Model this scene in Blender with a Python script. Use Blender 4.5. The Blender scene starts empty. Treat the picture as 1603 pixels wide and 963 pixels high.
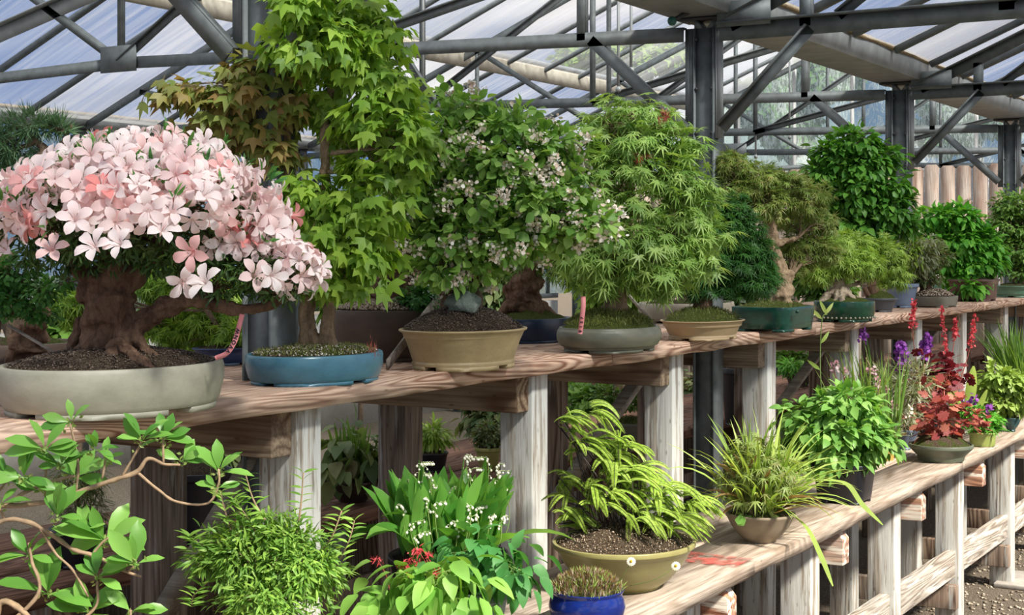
import bpy, math, random
import numpy as np
from mathutils import Vector, noise

# ------------------------------------------------------------------ camera, sky, sun, exposure
SC = bpy.context.scene
COL = SC.collection
TH = math.radians(30.65); F = 2350.0; CX = 801.5; HY = 390.0; EZ = 1.6
ST, CT = math.sin(TH), math.cos(TH)
U0 = CX + F*math.tan(TH)
cd = bpy.data.cameras.new('camera'); cam = bpy.data.objects.new('camera', cd); COL.objects.link(cam)
cam.location = (0, 0, EZ); cam.rotation_euler = (math.pi/2, 0, TH)
cd.sensor_width = 36; cd.lens = F/1603*36; cd.shift_y = -(481.5-HY)/1603
cd.clip_start = .05; cd.clip_end = 300
SC.camera = cam
SC.view_settings.view_transform = 'Standard'; SC.view_settings.look = 'None'
SC.view_settings.gamma = 1; SC.view_settings.use_curve_mapping = False
SC.view_settings.exposure = 0.36

w = bpy.data.worlds.new('sky'); SC.world = w; w.use_nodes = True
nt = w.node_tree; nt.nodes.clear()
def N(t, tree=None, **k):
    n = (tree or nt).nodes.new(t)
    for a, v in k.items(): setattr(n, a, v)
    return n
out = N('ShaderNodeOutputWorld'); bg = N('ShaderNodeBackground'); tc = N('ShaderNodeTexCoord')
nz = N('ShaderNodeTexNoise'); nz.inputs['Scale'].default_value = 3.1; nz.inputs['Detail'].default_value = 4
mp = N('ShaderNodeMapping'); mp.inputs['Location'].default_value = (2.0, .4, 0.9); mp.inputs['Scale'].default_value = (1, 1, 2.2)
rp = N('ShaderNodeValToRGB')
rp.color_ramp.elements[0].position = .44; rp.color_ramp.elements[0].color = (.15, .27, .54, 1)
rp.color_ramp.elements[1].position = .56; rp.color_ramp.elements[1].color = (1.0, .98, .96, 1)
nt.links.new(tc.outputs['Generated'], mp.inputs[0]); nt.links.new(mp.outputs[0], nz.inputs[0])

def clear_patch(px, py, ang, amt, prev):
    c = Vector((-math.sin(TH), math.cos(TH), 0))+Vector((math.cos(TH), math.sin(TH), 0))*((px-CX)/F)+Vector((0, 0, -(py-HY)/F)); c.normalize()
    vm = N('ShaderNodeVectorMath', operation='DOT_PRODUCT'); nm = N('ShaderNodeVectorMath', operation='NORMALIZE')
    nt.links.new(tc.outputs['Generated'], nm.inputs[0]); nt.links.new(nm.outputs[0], vm.inputs[0]); vm.inputs[1].default_value = c
    mr = N('ShaderNodeMapRange'); mr.interpolation_type = 'SMOOTHSTEP'
    mr.inputs['From Min'].default_value = math.cos(math.radians(ang)); mr.inputs['From Max'].default_value = math.cos(math.radians(ang*.35)); mr.inputs['To Max'].default_value = amt
    nt.links.new(vm.outputs['Value'], mr.inputs[0])
    sb = N('ShaderNodeMath', operation='SUBTRACT'); nt.links.new(prev, sb.inputs[0]); nt.links.new(mr.outputs[0], sb.inputs[1]); return sb.outputs[0]
cl_ = nz.outputs[0]
for a_ in ((120, 60, 12, .17), (1500, 10, 9, .20), (850, 150, 4, .09), (700, 60, 6, -.08), (1250, 150, 6, -.06)): cl_ = clear_patch(*a_, cl_)
nt.links.new(cl_, rp.inputs[0]); nt.links.new(rp.outputs[0], bg.inputs[0]); nt.links.new(bg.outputs[0], out.inputs[0])
bg.inputs[1].default_value = .84
sl = bpy.data.lights.new('sun', 'SUN'); sun = bpy.data.objects.new('sun', sl); COL.objects.link(sun)
sl.energy = 7.6; sl.angle = math.radians(6.5); sl.color = (1, .92, .80)
sun_from = Vector((1.0, -.32, 1.05))
sun.rotation_euler = sun_from.to_track_quat('Z', 'Y').to_euler()

# ------------------------------------------------------------------ helpers
R = random.Random(7)
rng = np.random.default_rng(7)
D3 = np.array([-ST, CT, 0.0]); R3 = np.array([CT, ST, 0.0]); Z3 = np.array([0, 0, 1.0])
def P(px, py, dep): return D3*dep + R3*((px-CX)/F*dep) + Z3*(EZ-(py-HY)/F*dep)
def dep_z(py, z): return (EZ-z)*F/(py-HY)
def dep_a(px, a): return F*a/(CT*(U0-px))

def set_props(o, label=None, cat=None, group=None, kind=None):
    if label: o['label'] = label
    if cat: o['category'] = cat
    if group: o['group'] = group
    if kind: o['kind'] = kind
    return o
def empty(name, loc, label, cat, group=None):
    o = bpy.data.objects.new(name, None); COL.objects.link(o); o.location = loc; o.empty_display_size = .05
    return set_props(o, label, cat, group)
def rootloc(p):
    while p is not None and p.type != 'EMPTY' and p.parent is not None: p = p.parent
    return np.array(p.location) if (p is not None and p.type == 'EMPTY') else np.zeros(3)

class Geo:
    """collects polygons in world coordinates"""
    def __init__(s): s.V = []; s.L = []; s.C = []; s.n = 0
    def add(s, V, faces):
        V = np.asarray(V, float).reshape(-1, 3)
        s.V.append(V)
        if len(faces):
            s.L.append(np.concatenate([np.asarray(f, np.int64) for f in faces])+s.n)
            s.C.append(np.array([len(f) for f in faces]))
        s.n += len(V)
    def add_raw(s, V, loops, counts):
        s.V.append(V); s.L.append(loops+s.n); s.C.append(counts); s.n += len(V)
    def box(s, c, size, rz=0, jit=0):
        x, y, z = [k/2 for k in size]
        v = np.array([[i*x, j*y, k*z] for k in (-1, 1) for j in (-1, 1) for i in (-1, 1)])
        if rz:
            cc, ss = math.cos(rz), math.sin(rz)
            v = np.stack([v[:, 0]*cc-v[:, 1]*ss, v[:, 0]*ss+v[:, 1]*cc, v[:, 2]], 1)
        s.add(v+np.array(c), [(0, 2, 3, 1), (4, 5, 7, 6), (0, 1, 5, 4), (2, 6, 7, 3), (0, 4, 6, 2), (1, 3, 7, 5)])
    def beam(s, p0, p1, up, wd, ht):
        """rectangular bar from p0 to p1"""
        p0 = np.asarray(p0, float); p1 = np.asarray(p1, float)
        t = (p1-p0)/np.linalg.norm(p1-p0); up = np.asarray(up, float); up = up-t*up.dot(t); up /= np.linalg.norm(up)
        sd = np.cross(t, up)
        v = [p+sd*i*wd/2+up*j*ht/2 for p in (p0, p1) for j in (-1, 1) for i in (-1, 1)]
        s.add(v, [(0, 1, 3, 2), (4, 6, 7, 5), (0, 4, 5, 1), (2, 3, 7, 6), (0, 2, 6, 4), (1, 5, 7, 3)])
    def angle(s, p0, p1, up, wd, t=.006):
        """steel angle: one leg in the plane, one out of it"""
        p0 = np.asarray(p0, float); p1 = np.asarray(p1, float)
        d = (p1-p0)/np.linalg.norm(p1-p0); up = np.asarray(up, float); up = up-d*up.dot(d); up /= np.linalg.norm(up)
        sd = np.cross(d, up)
        s.beam(p0, p1, up, t, wd)
        o = sd*wd*.27+up*(wd/2)
        s.beam(p0+o, p1+o, up, wd*.55, t)
    def tube(s, pts, rads, n=8, cap=True, wob=0, seed=0):
        pts = np.asarray(pts, float); m = len(pts)
        if np.isscalar(rads): rads = [rads]*m
        T = np.gradient(pts, axis=0); T /= np.linalg.norm(T, axis=1)[:, None]+1e-9
        ref = np.array([0, 0, 1.0]) if abs(T[0][2]) < .9 else np.array([1.0, 0, 0])
        a = np.cross(T[0], ref); a /= np.linalg.norm(a); V = []
        ang = np.arange(n)*2*math.pi/n
        for i in range(m):
            a = a-T[i]*a.dot(T[i]); a /= np.linalg.norm(a)+1e-9; b = np.cross(T[i], a)
            rr = np.full(n, rads[i], float)
            if wob:
                rr = rr*np.array([1+wob*noise.noise(Vector((math.cos(q)*1.3+seed, math.sin(q)*1.3, i*.45+seed))) for q in ang])
            V.append(pts[i]+rr[:, None]*(np.cos(ang)[:, None]*a+np.sin(ang)[:, None]*b))
        V = np.concatenate(V); fs = []
        for i in range(m-1):
            for j in range(n):
                k = (j+1) % n; fs.append((i*n+j, i*n+k, (i+1)*n+k, (i+1)*n+j))
        if cap: fs += [tuple(range(n))[::-1], tuple(range((m-1)*n, m*n))]
        s.add(V, fs)
    def ball(s, c, r, seg=8, rings=5, sc=(1, 1, 1)):
        V = [[0, 0, 1]]
        for i in range(1, rings):
            th = math.pi*i/rings
            for j in range(seg): V.append([math.sin(th)*math.cos(2*math.pi*j/seg), math.sin(th)*math.sin(2*math.pi*j/seg), math.cos(th)])
        V.append([0, 0, -1]); fs = []
        for j in range(seg):
            fs.append((0, 1+j, 1+(j+1) % seg)); fs.append((len(V)-1, 1+(rings-2)*seg+(j+1) % seg, 1+(rings-2)*seg+j))
        for i in range(rings-2):
            for j in range(seg):
                a = 1+i*seg+j; b = 1+i*seg+(j+1) % seg; fs.append((a, a+seg, b+seg, b))
        s.add(np.array(V)*r*np.array(sc)+np.array(c), fs)
    def make(s, name, mat, parent=None, smooth=False, bevel=0):
        V = np.concatenate(s.V) if s.V else np.zeros((0, 3))
        if parent is not None: V = V-rootloc(parent)
        L = np.concatenate(s.L); C = np.concatenate(s.C)
        me = bpy.data.meshes.new(name)
        me.vertices.add(len(V)); me.vertices.foreach_set('co', V.astype(np.float32).ravel())
        me.loops.add(len(L)); me.loops.foreach_set('vertex_index', L.astype(np.int32))
        me.polygons.add(len(C))
        st = np.concatenate([[0], np.cumsum(C)[:-1]])
        me.polygons.foreach_set('loop_start', st.astype(np.int32))
        try: me.polygons.foreach_set('loop_total', C.astype(np.int32))
        except Exception: pass
        me.update(calc_edges=True)
        if smooth: me.polygons.foreach_set('use_smooth', np.ones(len(C), bool))
        me.materials.append(mat)
        o = bpy.data.objects.new(name, me); COL.objects.link(o)
        if parent is not None: o.parent = parent
        if bevel:
            b = o.modifiers.new('bevel', 'BEVEL'); b.width = bevel; b.segments = 2; b.limit_method = 'ANGLE'
        return o

# ------------------------------------------------------------------ materials
def new_mat(name):
    m = bpy.data.materials.new(name); m.use_nodes = True; m.node_tree.nodes.clear(); return m, m.node_tree
def lk(t, a, b): t.links.new(a, b)
def ramp(t, stops, src=None):
    r = t.nodes.new('ShaderNodeValToRGB'); e = r.color_ramp.elements
    while len(e) > len(stops): e.remove(e[-1])
    while len(e) < len(stops): e.new(.5)
    for i, (p, c) in enumerate(stops): e[i].position = p; e[i].color = (*c, 1) if len(c) == 3 else c
    if src is not None: lk(t, src, r.inputs[0])
    return r
def math_n(t, op, a, b=None):
    n = t.nodes.new('ShaderNodeMath'); n.operation = op
    for i, v in enumerate((a, b)):
        if v is None: continue
        if isinstance(v, (int, float)): n.inputs[i].default_value = v
        else: lk(t, v, n.inputs[i])
    return n.outputs[0]
def mixc(t, f, a, b, mode='MIX'):
    n = t.nodes.new('ShaderNodeMix'); n.data_type = 'RGBA'; n.blend_type = mode
    for s_, v in ((0, f), (6, a), (7, b)):
        if isinstance(v, (int, float)): n.inputs[s_].default_value = v
        elif isinstance(v, tuple): n.inputs[s_].default_value = (*v, 1)
        else: lk(t, v, n.inputs[s_])
    return n.outputs[2]
def noise_n(t, vec, scale, detail=4, rough=.55, dist=0):
    n = t.nodes.new('ShaderNodeTexNoise'); n.inputs['Scale'].default_value = scale; n.inputs['Detail'].default_value = detail
    n.inputs['Roughness'].default_value = rough; n.inputs['Distortion'].default_value = dist
    if vec is not None: lk(t, vec, n.inputs[0])
    return n.outputs[0]
def coords(t, scale=(1, 1, 1), rot=(0, 0, 0), perobj=True):
    c = t.nodes.new('ShaderNodeTexCoord'); m = t.nodes.new('ShaderNodeMapping')
    m.inputs['Scale'].default_value = scale; m.inputs['Rotation'].default_value = rot
    lk(t, c.outputs['Object'], m.inputs[0])
    if perobj:
        oi = t.nodes.new('ShaderNodeObjectInfo'); k = math_n(t, 'MULTIPLY', oi.outputs['Random'], 37.0)
        cb = t.nodes.new('ShaderNodeCombineXYZ'); lk(t, k, cb.inputs[0]); lk(t, k, cb.inputs[1]); lk(t, k, cb.inputs[2])
        lk(t, cb.outputs[0], m.inputs['Location'])
    return m.outputs[0]
def bump(t, h, st=.3, dist=.01):
    b = t.nodes.new('ShaderNodeBump'); b.inputs['Strength'].default_value = st; b.inputs['Distance'].default_value = dist
    lk(t, h, b.inputs['Height']); return b.outputs[0]
def finish(t, col, rough=.6, nrm=None, spec=.4, metal=0, trans=0, tcol=None, alpha=None):
    o = t.nodes.new('ShaderNodeOutputMaterial'); p = t.nodes.new('ShaderNodeBsdfPrincipled')
    for nm, v in (('Base Color', col), ('Roughness', rough), ('Metallic', metal), ('Specular IOR Level', spec)):
        if isinstance(v, (int, float)): p.inputs[nm].default_value = v
        elif isinstance(v, tuple): p.inputs[nm].default_value = (*v, 1)
        else: lk(t, v, p.inputs[nm])
    if nrm is not None: lk(t, nrm, p.inputs['Normal'])
    sh = p.outputs[0]
    if trans:
        tr = t.nodes.new('ShaderNodeBsdfTranslucent'); mx = t.nodes.new('ShaderNodeMixShader'); mx.inputs[0].default_value = trans
        if isinstance(tcol, tuple): tr.inputs[0].default_value = (*tcol, 1)
        else: lk(t, tcol if tcol is not None else col, tr.inputs[0])
        lk(t, sh, mx.inputs[1]); lk(t, tr.outputs[0], mx.inputs[2]); sh = mx.outputs[0]
    lk(t, sh, o.inputs[0]); return p

def leaf_mat(name, stops, trans=.38, rough=.45, spec=.35, tint=(1.25, 1.2, .55), lift=(1, 1, 1)):
    m, t = new_mat(name)
    g = t.nodes.new('ShaderNodeNewGeometry')
    n = len(stops); stops = [tuple(min(.95, x*k) for x, k in zip(c, lift)) for c in stops]
    r = ramp(t, [(i/(n-1) if n > 1 else 0, c) for i, c in enumerate(stops)], g.outputs['Random Per Island'])
    nz_ = noise_n(t, coords(t, (9, 9, 9), perobj=False), 1, 2)
    v = ramp(t, [(.3, (.78, .78, .78)), (.7, (1.15, 1.15, 1.15))], nz_)
    c = mixc(t, 1.0, r.outputs[0], v.outputs[0], 'MULTIPLY')
    tcx = mixc(t, 1.0, c, tuple(tint), 'MULTIPLY')
    finish(t, c, rough, None, spec, 0, trans, tcx); return m

def wood_mat(name, axis, light, dark, grey=(.30, .29, .27), grain=34., peel=0., peelcol=(.62, .63, .60), ringscale=5.0):
    m, t = new_mat(name)
    sc = [ringscale]*3; sc[axis] = ringscale*.10
    v = coords(t, tuple(sc))
    n1 = noise_n(t, v, 1.0, 2, .45, .3)
    rings = math_n(t, 'SINE', math_n(t, 'MULTIPLY', n1, grain*5.5))
    rr = math_n(t, 'MULTIPLY_ADD', rings, .5); t.nodes[-1].inputs[2].default_value = .5
    sc2 = [120.]*3; sc2[axis] = 5.
    fine = noise_n(t, coords(t, tuple(sc2)), 1, 3, .6)
    c = ramp(t, [(0.0, dark), (.30, tuple(.55*a+.45*b for a, b in zip(light, dark))), (.62, light), (1, tuple(min(1, x*1.12) for x in light))], rr).outputs[0]
    f = ramp(t, [(.32, (.55, .52, .50)), (.62, (1.08, 1.08, 1.08))], fine).outputs[0]
    c = mixc(t, .8, c, f, 'MULTIPLY')
    big = noise_n(t, coords(t, (3, 3, 3)), 1, 3)
    gm = ramp(t, [(.42, (0, 0, 0)), (.66, (1, 1, 1))], big).outputs[0]
    c = mixc(t, math_n(t, 'MULTIPLY', gm, .55), c, mixc(t, 1, grey, f, 'MULTIPLY'))
    if peel:
        sc3 = [46.]*3; sc3[axis] = 3.0
        pn = noise_n(t, coords(t, tuple(sc3)), 1, 5, .65)
        pm = ramp(t, [(.60-.22*peel, (0, 0, 0)), (.68-.22*peel, (1, 1, 1))], pn).outputs[0]
        c = mixc(t, math_n(t, 'MULTIPLY', pm, .85), c, peelcol)
    # knots
    vo = t.nodes.new('ShaderNodeTexVoronoi'); sc4 = [7.]*3; sc4[axis] = 2.4; lk(t, coords(t, tuple(sc4)), vo.inputs[0])
    km = ramp(t, [(.05, (1, 1, 1)), (.13, (0, 0, 0))], vo.outputs['Distance']).outputs[0]
    c = mixc(t, math_n(t, 'MULTIPLY', km, .6), c, tuple(x*.5 for x in dark))
    h = math_n(t, 'ADD', math_n(t, 'MULTIPLY', rr, .5), fine)
    finish(t, c, .85, bump(t, h, .5, .003), .15); return m

def plain_mat(name, col, rough=.5, metal=0, var=.12, scale=30, bumpst=.0, spec=.4, stretch=(1, 1, 1), trans=0):
    m, t = new_mat(name)
    n = noise_n(t, coords(t, tuple(scale*s for s in stretch)), 1, 4)
    c = ramp(t, [(.25, tuple(x*(1-var) for x in col)), (.75, tuple(min(1, x*(1+var)) for x in col))], n).outputs[0]
    finish(t, c, rough, bump(t, n, bumpst, .003) if bumpst else None, spec, metal, trans, None); return m

def glaze_mat(name, col, col2=None, rough=.3, speck=.1, spec=.5, drip=0):
    m, t = new_mat(name); col2 = col2 or tuple(x*.7 for x in col)
    n = noise_n(t, coords(t, (14, 14, 26)), 1, 4, .6)
    c = ramp(t, [(.3, col2), (.65, col)], n).outputs[0]
    n2 = noise_n(t, coords(t, (260, 260, 260)), 1, 2)
    s = ramp(t, [(.62, (1, 1, 1)), (.72, (.72, .68, .62))], n2).outputs[0]
    c = mixc(t, speck*4 if speck*4 < 1 else 1.0, c, mixc(t, 1.0, c, s, 'MULTIPLY'))
    finish(t, c, rough, bump(t, n2, .06, .002), spec); return m

def soil_mat(name, a=(.030, .020, .013), b=(.20, .14, .09), c3=(.42, .36, .28), scale=190, moss=0., mosscol=(.10, .14, .03)):
    m, t = new_mat(name)
    vo = t.nodes.new('ShaderNodeTexVoronoi'); lk(t, coords(t, (scale,)*3), vo.inputs[0])
    sp = t.nodes.new('ShaderNodeSeparateColor'); lk(t, vo.outputs['Color'], sp.inputs[0])
    c = ramp(t, [(.0, a), (.45, tuple(.6*x+.4*y for x, y in zip(a, b))), (.8, b), (.97, c3)], sp.outputs[0]).outputs[0]
    if moss:
        n = noise_n(t, coords(t, (22, 22, 22)), 1, 4)
        mm = ramp(t, [(.62-.3*moss, (0, 0, 0)), (.72-.3*moss, (1, 1, 1))], n).outputs[0]
        n3 = noise_n(t, coords(t, (200, 200, 200)), 1, 3)
        mc = ramp(t, [(.3, tuple(x*.45 for x in mosscol)), (.7, tuple(x*1.5 for x in mosscol))], n3).outputs[0]
        c = mixc(t, math_n(t, 'MULTIPLY', mm, .9), c, mc)
    finish(t, c, .95, bump(t, vo.outputs['Distance'], 1.0, .006), .1); return m

def bark_mat(name, a, b, scale=40, stretch=.35):
    m, t = new_mat(name)
    v = coords(t, (scale, scale, scale*stretch))
    n = noise_n(t, v, 1, 6, .7, .6); n2 = noise_n(t, coords(t, (scale*4,)*3), 1, 3)
    c = ramp(t, [(.3, a), (.5, tuple((x+y)/2 for x, y in zip(a, b))), (.72, b)], n).outputs[0]
    c = mixc(t, .5, c, ramp(t, [(.3, (.6, .6, .6)), (.7, (1.2, 1.2, 1.2))], n2).outputs[0], 'MULTIPLY')
    finish(t, c, .9, bump(t, math_n(t, 'ADD', n, math_n(t, 'MULTIPLY', n2, .4)), .9, .008), .12); return m

M = {}
M['steel'] = plain_mat('galvanised steel', (.145, .165, .17), .55, .25, .30, 22, .03)
M['steel_light'] = plain_mat('zinc gutter sheet', (.30, .32, .325), .55, .15, .25, 9, .03)
M['steel_dark'] = plain_mat('bolt steel', (.06, .06, .06), .6, .4)
M['rust'] = plain_mat('brown seam sealant', (.20, .15, .08), .9, 0, .5, 40, .5)
M['cream_bar'] = plain_mat('weathered cream purlin', (.50, .46, .38), .7, 0, .25, 12)
PL = dict(light=(.62, .45, .34), dark=(.30, .15, .09))
M['plank'] = wood_mat('reddish weathered plank', 1, (.62, .43, .32), (.27, .135, .085), grey=(.50, .40, .32), ringscale=8.5, grain=34)
M['plank_low'] = wood_mat('grey weathered plank', 1, (.42, .345, .28), (.29, .225, .17), grey=(.40, .36, .31), ringscale=5.0, grain=14)
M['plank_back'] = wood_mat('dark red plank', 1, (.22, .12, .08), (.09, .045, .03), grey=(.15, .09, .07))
M['post'] = wood_mat('peeling white post', 2, (.42, .38, .32), (.27, .23, .18), grey=(.40, .39, .36), peel=.8, peelcol=(.58, .59, .56), grain=14)
M['post_dark'] = wood_mat('brown post', 2, (.26, .19, .14), (.11, .07, .05), grey=(.25, .23, .20), peel=.15, peelcol=(.38, .38, .36), grain=22)
M['joist'] = wood_mat('joist timber', 0, (.30, .22, .145), (.13, .075, .045), grey=(.26, .22, .17), grain=14)
M['joist_white'] = wood_mat('joist with peeling paint', 0, (.45, .22, .13), (.24, .10, .06), grey=(.45, .40, .34), peel=.55, peelcol=(.74, .70, .60), grain=16)
M['stretcher'] = wood_mat('stretcher timber', 1, (.44, .39, .33), (.24, .20, .16), grey=(.42, .40, .37), peel=.3)
M['fence'] = wood_mat('pinkish fence board', 2, (.60, .47, .38), (.42, .27, .20), grey=(.60, .54, .48), grain=8, ringscale=3)
M['lath'] = wood_mat('grey lath', 0, (.40, .37, .31), (.26, .23, .19), grain=8)

# ------------------------------------------------------------------ glass
def roof_glass():
    m, t = new_mat('streaked roof glass')
    v = coords(t, (.7, 26, .7), perobj=False)
    n = noise_n(t, v, 1, 5, .6)
    big = noise_n(t, coords(t, (.35, .55, .35), perobj=False), 1, 2)
    g = t.nodes.new('ShaderNodeNewGeometry')
    rnd = math_n(t, 'MULTIPLY', g.outputs['Random Per Island'], .22)
    a = math_n(t, 'ADD', math_n(t, 'MULTIPLY', n, .5), math_n(t, 'MULTIPLY', big, .55))
    a = math_n(t, 'ADD', a, rnd)
    f = ramp(t, [(.45, (.10,)*3), (.62, (.30,)*3), (.82, (.62,)*3)], a).outputs[0]
    tr = t.nodes.new('ShaderNodeBsdfTransparent'); tr.inputs[0].default_value = (.86, .89, .92, 1)
    df = t.nodes.new('ShaderNodeBsdfDiffuse'); df.inputs[0].default_value = (.72, .72, .72, 1)
    tl = t.nodes.new('ShaderNodeBsdfTranslucent'); tl.inputs[0].default_value = (.88, .86, .84, 1)
    m1 = t.nodes.new('ShaderNodeMixShader'); m1.inputs[0].default_value = .75
    lk(t, df.outputs[0], m1.inputs[1]); lk(t, tl.outputs[0], m1.inputs[2])
    m2 = t.nodes.new('ShaderNodeMixShader'); lk(t, f, m2.inputs[0]); lk(t, tr.outputs[0], m2.inputs[1]); lk(t, m1.outputs[0], m2.inputs[2])
    o = t.nodes.new('ShaderNodeOutputMaterial'); lk(t, m2.outputs[0], o.inputs[0]); return m
def wall_glass():
    m, t = new_mat('rippled wall glass')
    v = coords(t, (16, 5, 5), perobj=False)
    n = noise_n(t, v, 1, 3, .5, 1.6)
    rip = ramp(t, [(.44, (.30,)*3), (.5, (.85,)*3), (.56, (.30,)*3)], n).outputs[0]
    n2 = noise_n(t, coords(t, (60, 60, 60), perobj=False), 1, 2)
    f = math_n(t, 'MULTIPLY', rip, math_n(t, 'MULTIPLY_ADD', n2, .8)); t.nodes[-2].inputs[2].default_value = .3
    tr = t.nodes.new('ShaderNodeBsdfTransparent'); tr.inputs[0].default_value = (.72, .82, .80, 1)
    tl = t.nodes.new('ShaderNodeBsdfTranslucent'); tl.inputs[0].default_value = (.90, .96, .95, 1)
    m2 = t.nodes.new('ShaderNodeMixShader'); lk(t, f, m2.inputs[0]); lk(t, tr.outputs[0], m2.inputs[1]); lk(t, tl.outputs[0], m2.inputs[2])
    o = t.nodes.new('ShaderNodeOutputMaterial'); lk(t, m2.outputs[0], o.inputs[0]); return m
M['glass'] = roof_glass(); M['wall_glass'] = wall_glass()
def gravel_mat():
    m, t = new_mat('gravel ground')
    vo = t.nodes.new('ShaderNodeTexVoronoi'); lk(t, coords(t, (60, 60, 60), perobj=False), vo.inputs[0])
    sp = t.nodes.new('ShaderNodeSeparateColor'); lk(t, vo.outputs['Color'], sp.inputs[0])
    c = ramp(t, [(0, (.12, .09, .06)), (.5, (.28, .23, .17)), (1, (.50, .43, .34))], sp.outputs[0]).outputs[0]
    finish(t, c, .9, bump(t, vo.outputs['Distance'], 1, .02), .2); return m
M['gravel'] = gravel_mat()
M['pebble'] = leaf_mat('pebbles', [(.15, .12, .09), (.32, .27, .20), (.52, .45, .36)], 0)

ZH = lambda h: EZ+h
YS, YE = .4, 14.9
COLY = [2.60+2.46*k for k in range(6)]
SLO = .42

# floor
g = Geo(); g.add([(-70, -8, 0), (30, -8, 0), (30, 80, 0), (-70, 80, 0)], [(0, 1, 2, 3)])
set_props(g.make('floor', M['gravel']), kind='structure')
g = Geo()
oc = np.array([[1, 0, 0], [-1, 0, 0], [0, 1, 0], [0, -1, 0], [0, 0, 1], [0, 0, -1]], float)
for i in range(5200):
    x = R.uniform(-1.9, -.1); y = R.uniform(4.2, 10.5); s_ = R.uniform(.005, .012)
    v = oc*s_*np.array([R.uniform(.7, 1.4), R.uniform(.7, 1.4), .6])
    g.add(v+[x, y, s_*.35], [(0, 2, 4), (2, 1, 4), (1, 3, 4), (3, 0, 4), (2, 0, 5), (1, 2, 5), (3, 1, 5), (0, 3, 5)])
set_props(g.make('gravel', M['pebble']), 'loose tan gravel lying on the ground beneath and beside the low bench', 'gravel', kind='stuff')

# roofs
def slope(name, x0, h0, x1, h1, barmat):
    g = Geo(); b = Geo(); dy = .615
    n = np.array([-(h1-h0), 0, x1-x0]); n /= np.linalg.norm(n); n = n if n[2] > 0 else -n
    y = COLY[0]-3*dy; tx = (x1-x0); th = (h1-h0)
    while y < YE-.1:
        a = np.array([x0, y+.02, ZH(h0)]); d = np.array([tx, 0, th])
        for q in range(2):
            p = a+d*(q*.5); e = a+d*(q*.5+.497)
            vs = [p, p+[0, dy-.04, 0], e+[0, dy-.04, 0], e]
            g.add(vs+[k+n*.006 for k in vs], [(0, 1, 2, 3), (7, 6, 5, 4), (0, 4, 5, 1), (1, 5, 6, 2), (2, 6, 7, 3), (3, 7, 4, 0)])
        b.beam(a-[0, .02, 0]-n*.012, a-[0, .02, 0]-n*.012+d, n, .028, .035)
        y += dy
    o = set_props(g.make('ceiling', M['glass']), kind='structure')
    set_props(b.make('trim_glazing_bars', barmat), kind='structure')
slope('s', -7.9, .88, -5.05, .88+SLO*2.85, M['steel'])
slope('s', -5.05, .88+SLO*2.85, -2.32, .93, M['steel'])
slope('s', -2.03, .935, .62, .935+SLO*2.65, M['steel'])
g = Geo(); g.beam((-5.05, YS, ZH(2.05)), (-5.05, YE, ZH(2.05)), (0, 0, 1), .10, .09)
set_props(g.make('trim_ridge', M['steel']), kind='structure')

# purlin under the far slope and eave rail
t_ = empty('purlin_beam', (-6.34, 1, ZH(1.49)), 'long cream beam running under the far glass slope, with a rolled lip', 'beam')
g = Geo(); g.beam((-6.34, 1.0, ZH(1.50)), (-6.34, YE-.1, ZH(1.50)), (0, 0, 1), .05, .13); g.make('beam', M['cream_bar'], t_)
g = Geo(); g.tube([(-6.32, 1.0, ZH(1.585)), (-6.32, YE-.1, ZH(1.585))], .022, 8); g.make('lip', M['steel_light'], t_)

def gutter(x, label, dz=0):
    t = empty('roof_gutter', (x, YS, ZH(.84)), label, 'gutter')
    g = Geo(); prof = [(-.115, .84), (.115, .84), (.135, .935), (.128, .935), (.108, .846), (-.108, .846), (-.128, .935), (-.135, .935)]
    V = [(x+px_, y, ZH(h)) for y in (YS, YE) for px_, h in prof]; n = len(prof)
    g.add(V, [(i, (i+1) % n, n+(i+1) % n, n+i) for i in range(n)]+[tuple(range(n)), tuple(range(n, 2*n))])
    g.make('trough', M['steel_light'], t)
    g = Geo(); yy = np.arange(YS, YE, .12)
    for s_ in (-1, 1):
        g.tube([(x+s_*(.132+.004*noise.noise(Vector((y*3, s_, 0)))), y, ZH(.938+.006*noise.noise(Vector((y*4, 5, s_))))) for y in yy], .012, 6, wob=.5)
    g.make('seam_sealant', M['rust'], t); return t
gutter(-2.17, 'wide zinc roof gutter running above the upper bench, resting on the near column row')
gutter(-7.98, 'far zinc roof gutter low behind the pine and pink azalea')

def column(x, y, label, group):
    t = empty('steel_column', (x, y, 0), label, 'column', group)
    g = Geo(); z1 = ZH(.80)
    g.box((x, y, z1/2), (.072, .006, z1)); g.box((x, y, z1/2), (.074, .060, z1)); g.box((x-.038, y, z1/2), (.006, .085, z1)); g.box((x+.038, y, z1/2), (.008, .085, z1))
    # notched top
    for s_ in (-1, 1):
        g.add([(x+s_*.040, y-.032, z1), (x+s_*.040, y+.032, z1), (x+s_*.040, y+.032, z1+.04), (x+s_*.040, y-.032, z1+.04), (x+s_*.008, y-.032, z1), (x+s_*.008, y+.032, z1)],
              [(0, 1, 2, 3), (0, 3, 4), (1, 5, 2), (3, 2, 5, 4), (0, 4, 5, 1)])
    g.make('shaft', M['steel'], t)
    for s_ in (-1, 1):
        g = Geo(); g.box((x+s_*.060, y-.035, ZH(.60)), (.026, .006, .40)); g.box((x+s_*.048, y-.02, ZH(.60)), (.006, .04, .40)); g.make('side_angle', M['steel_light'] if s_ > 0 else M['steel'], t)
    g = Geo(); g.box((x, y, ZH(.834)), (.20, .11, .008)); g.make('cap_plate', M['steel_dark'], t)
    for s_ in (-1, 1):
        for h in (.42, .58, .76):
            g = Geo(); g.ball((x+s_*.030, y-.038, ZH(h)), .007, 6, 4); g.make('bolt', M['steel_dark'], t)
    return t
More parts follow.
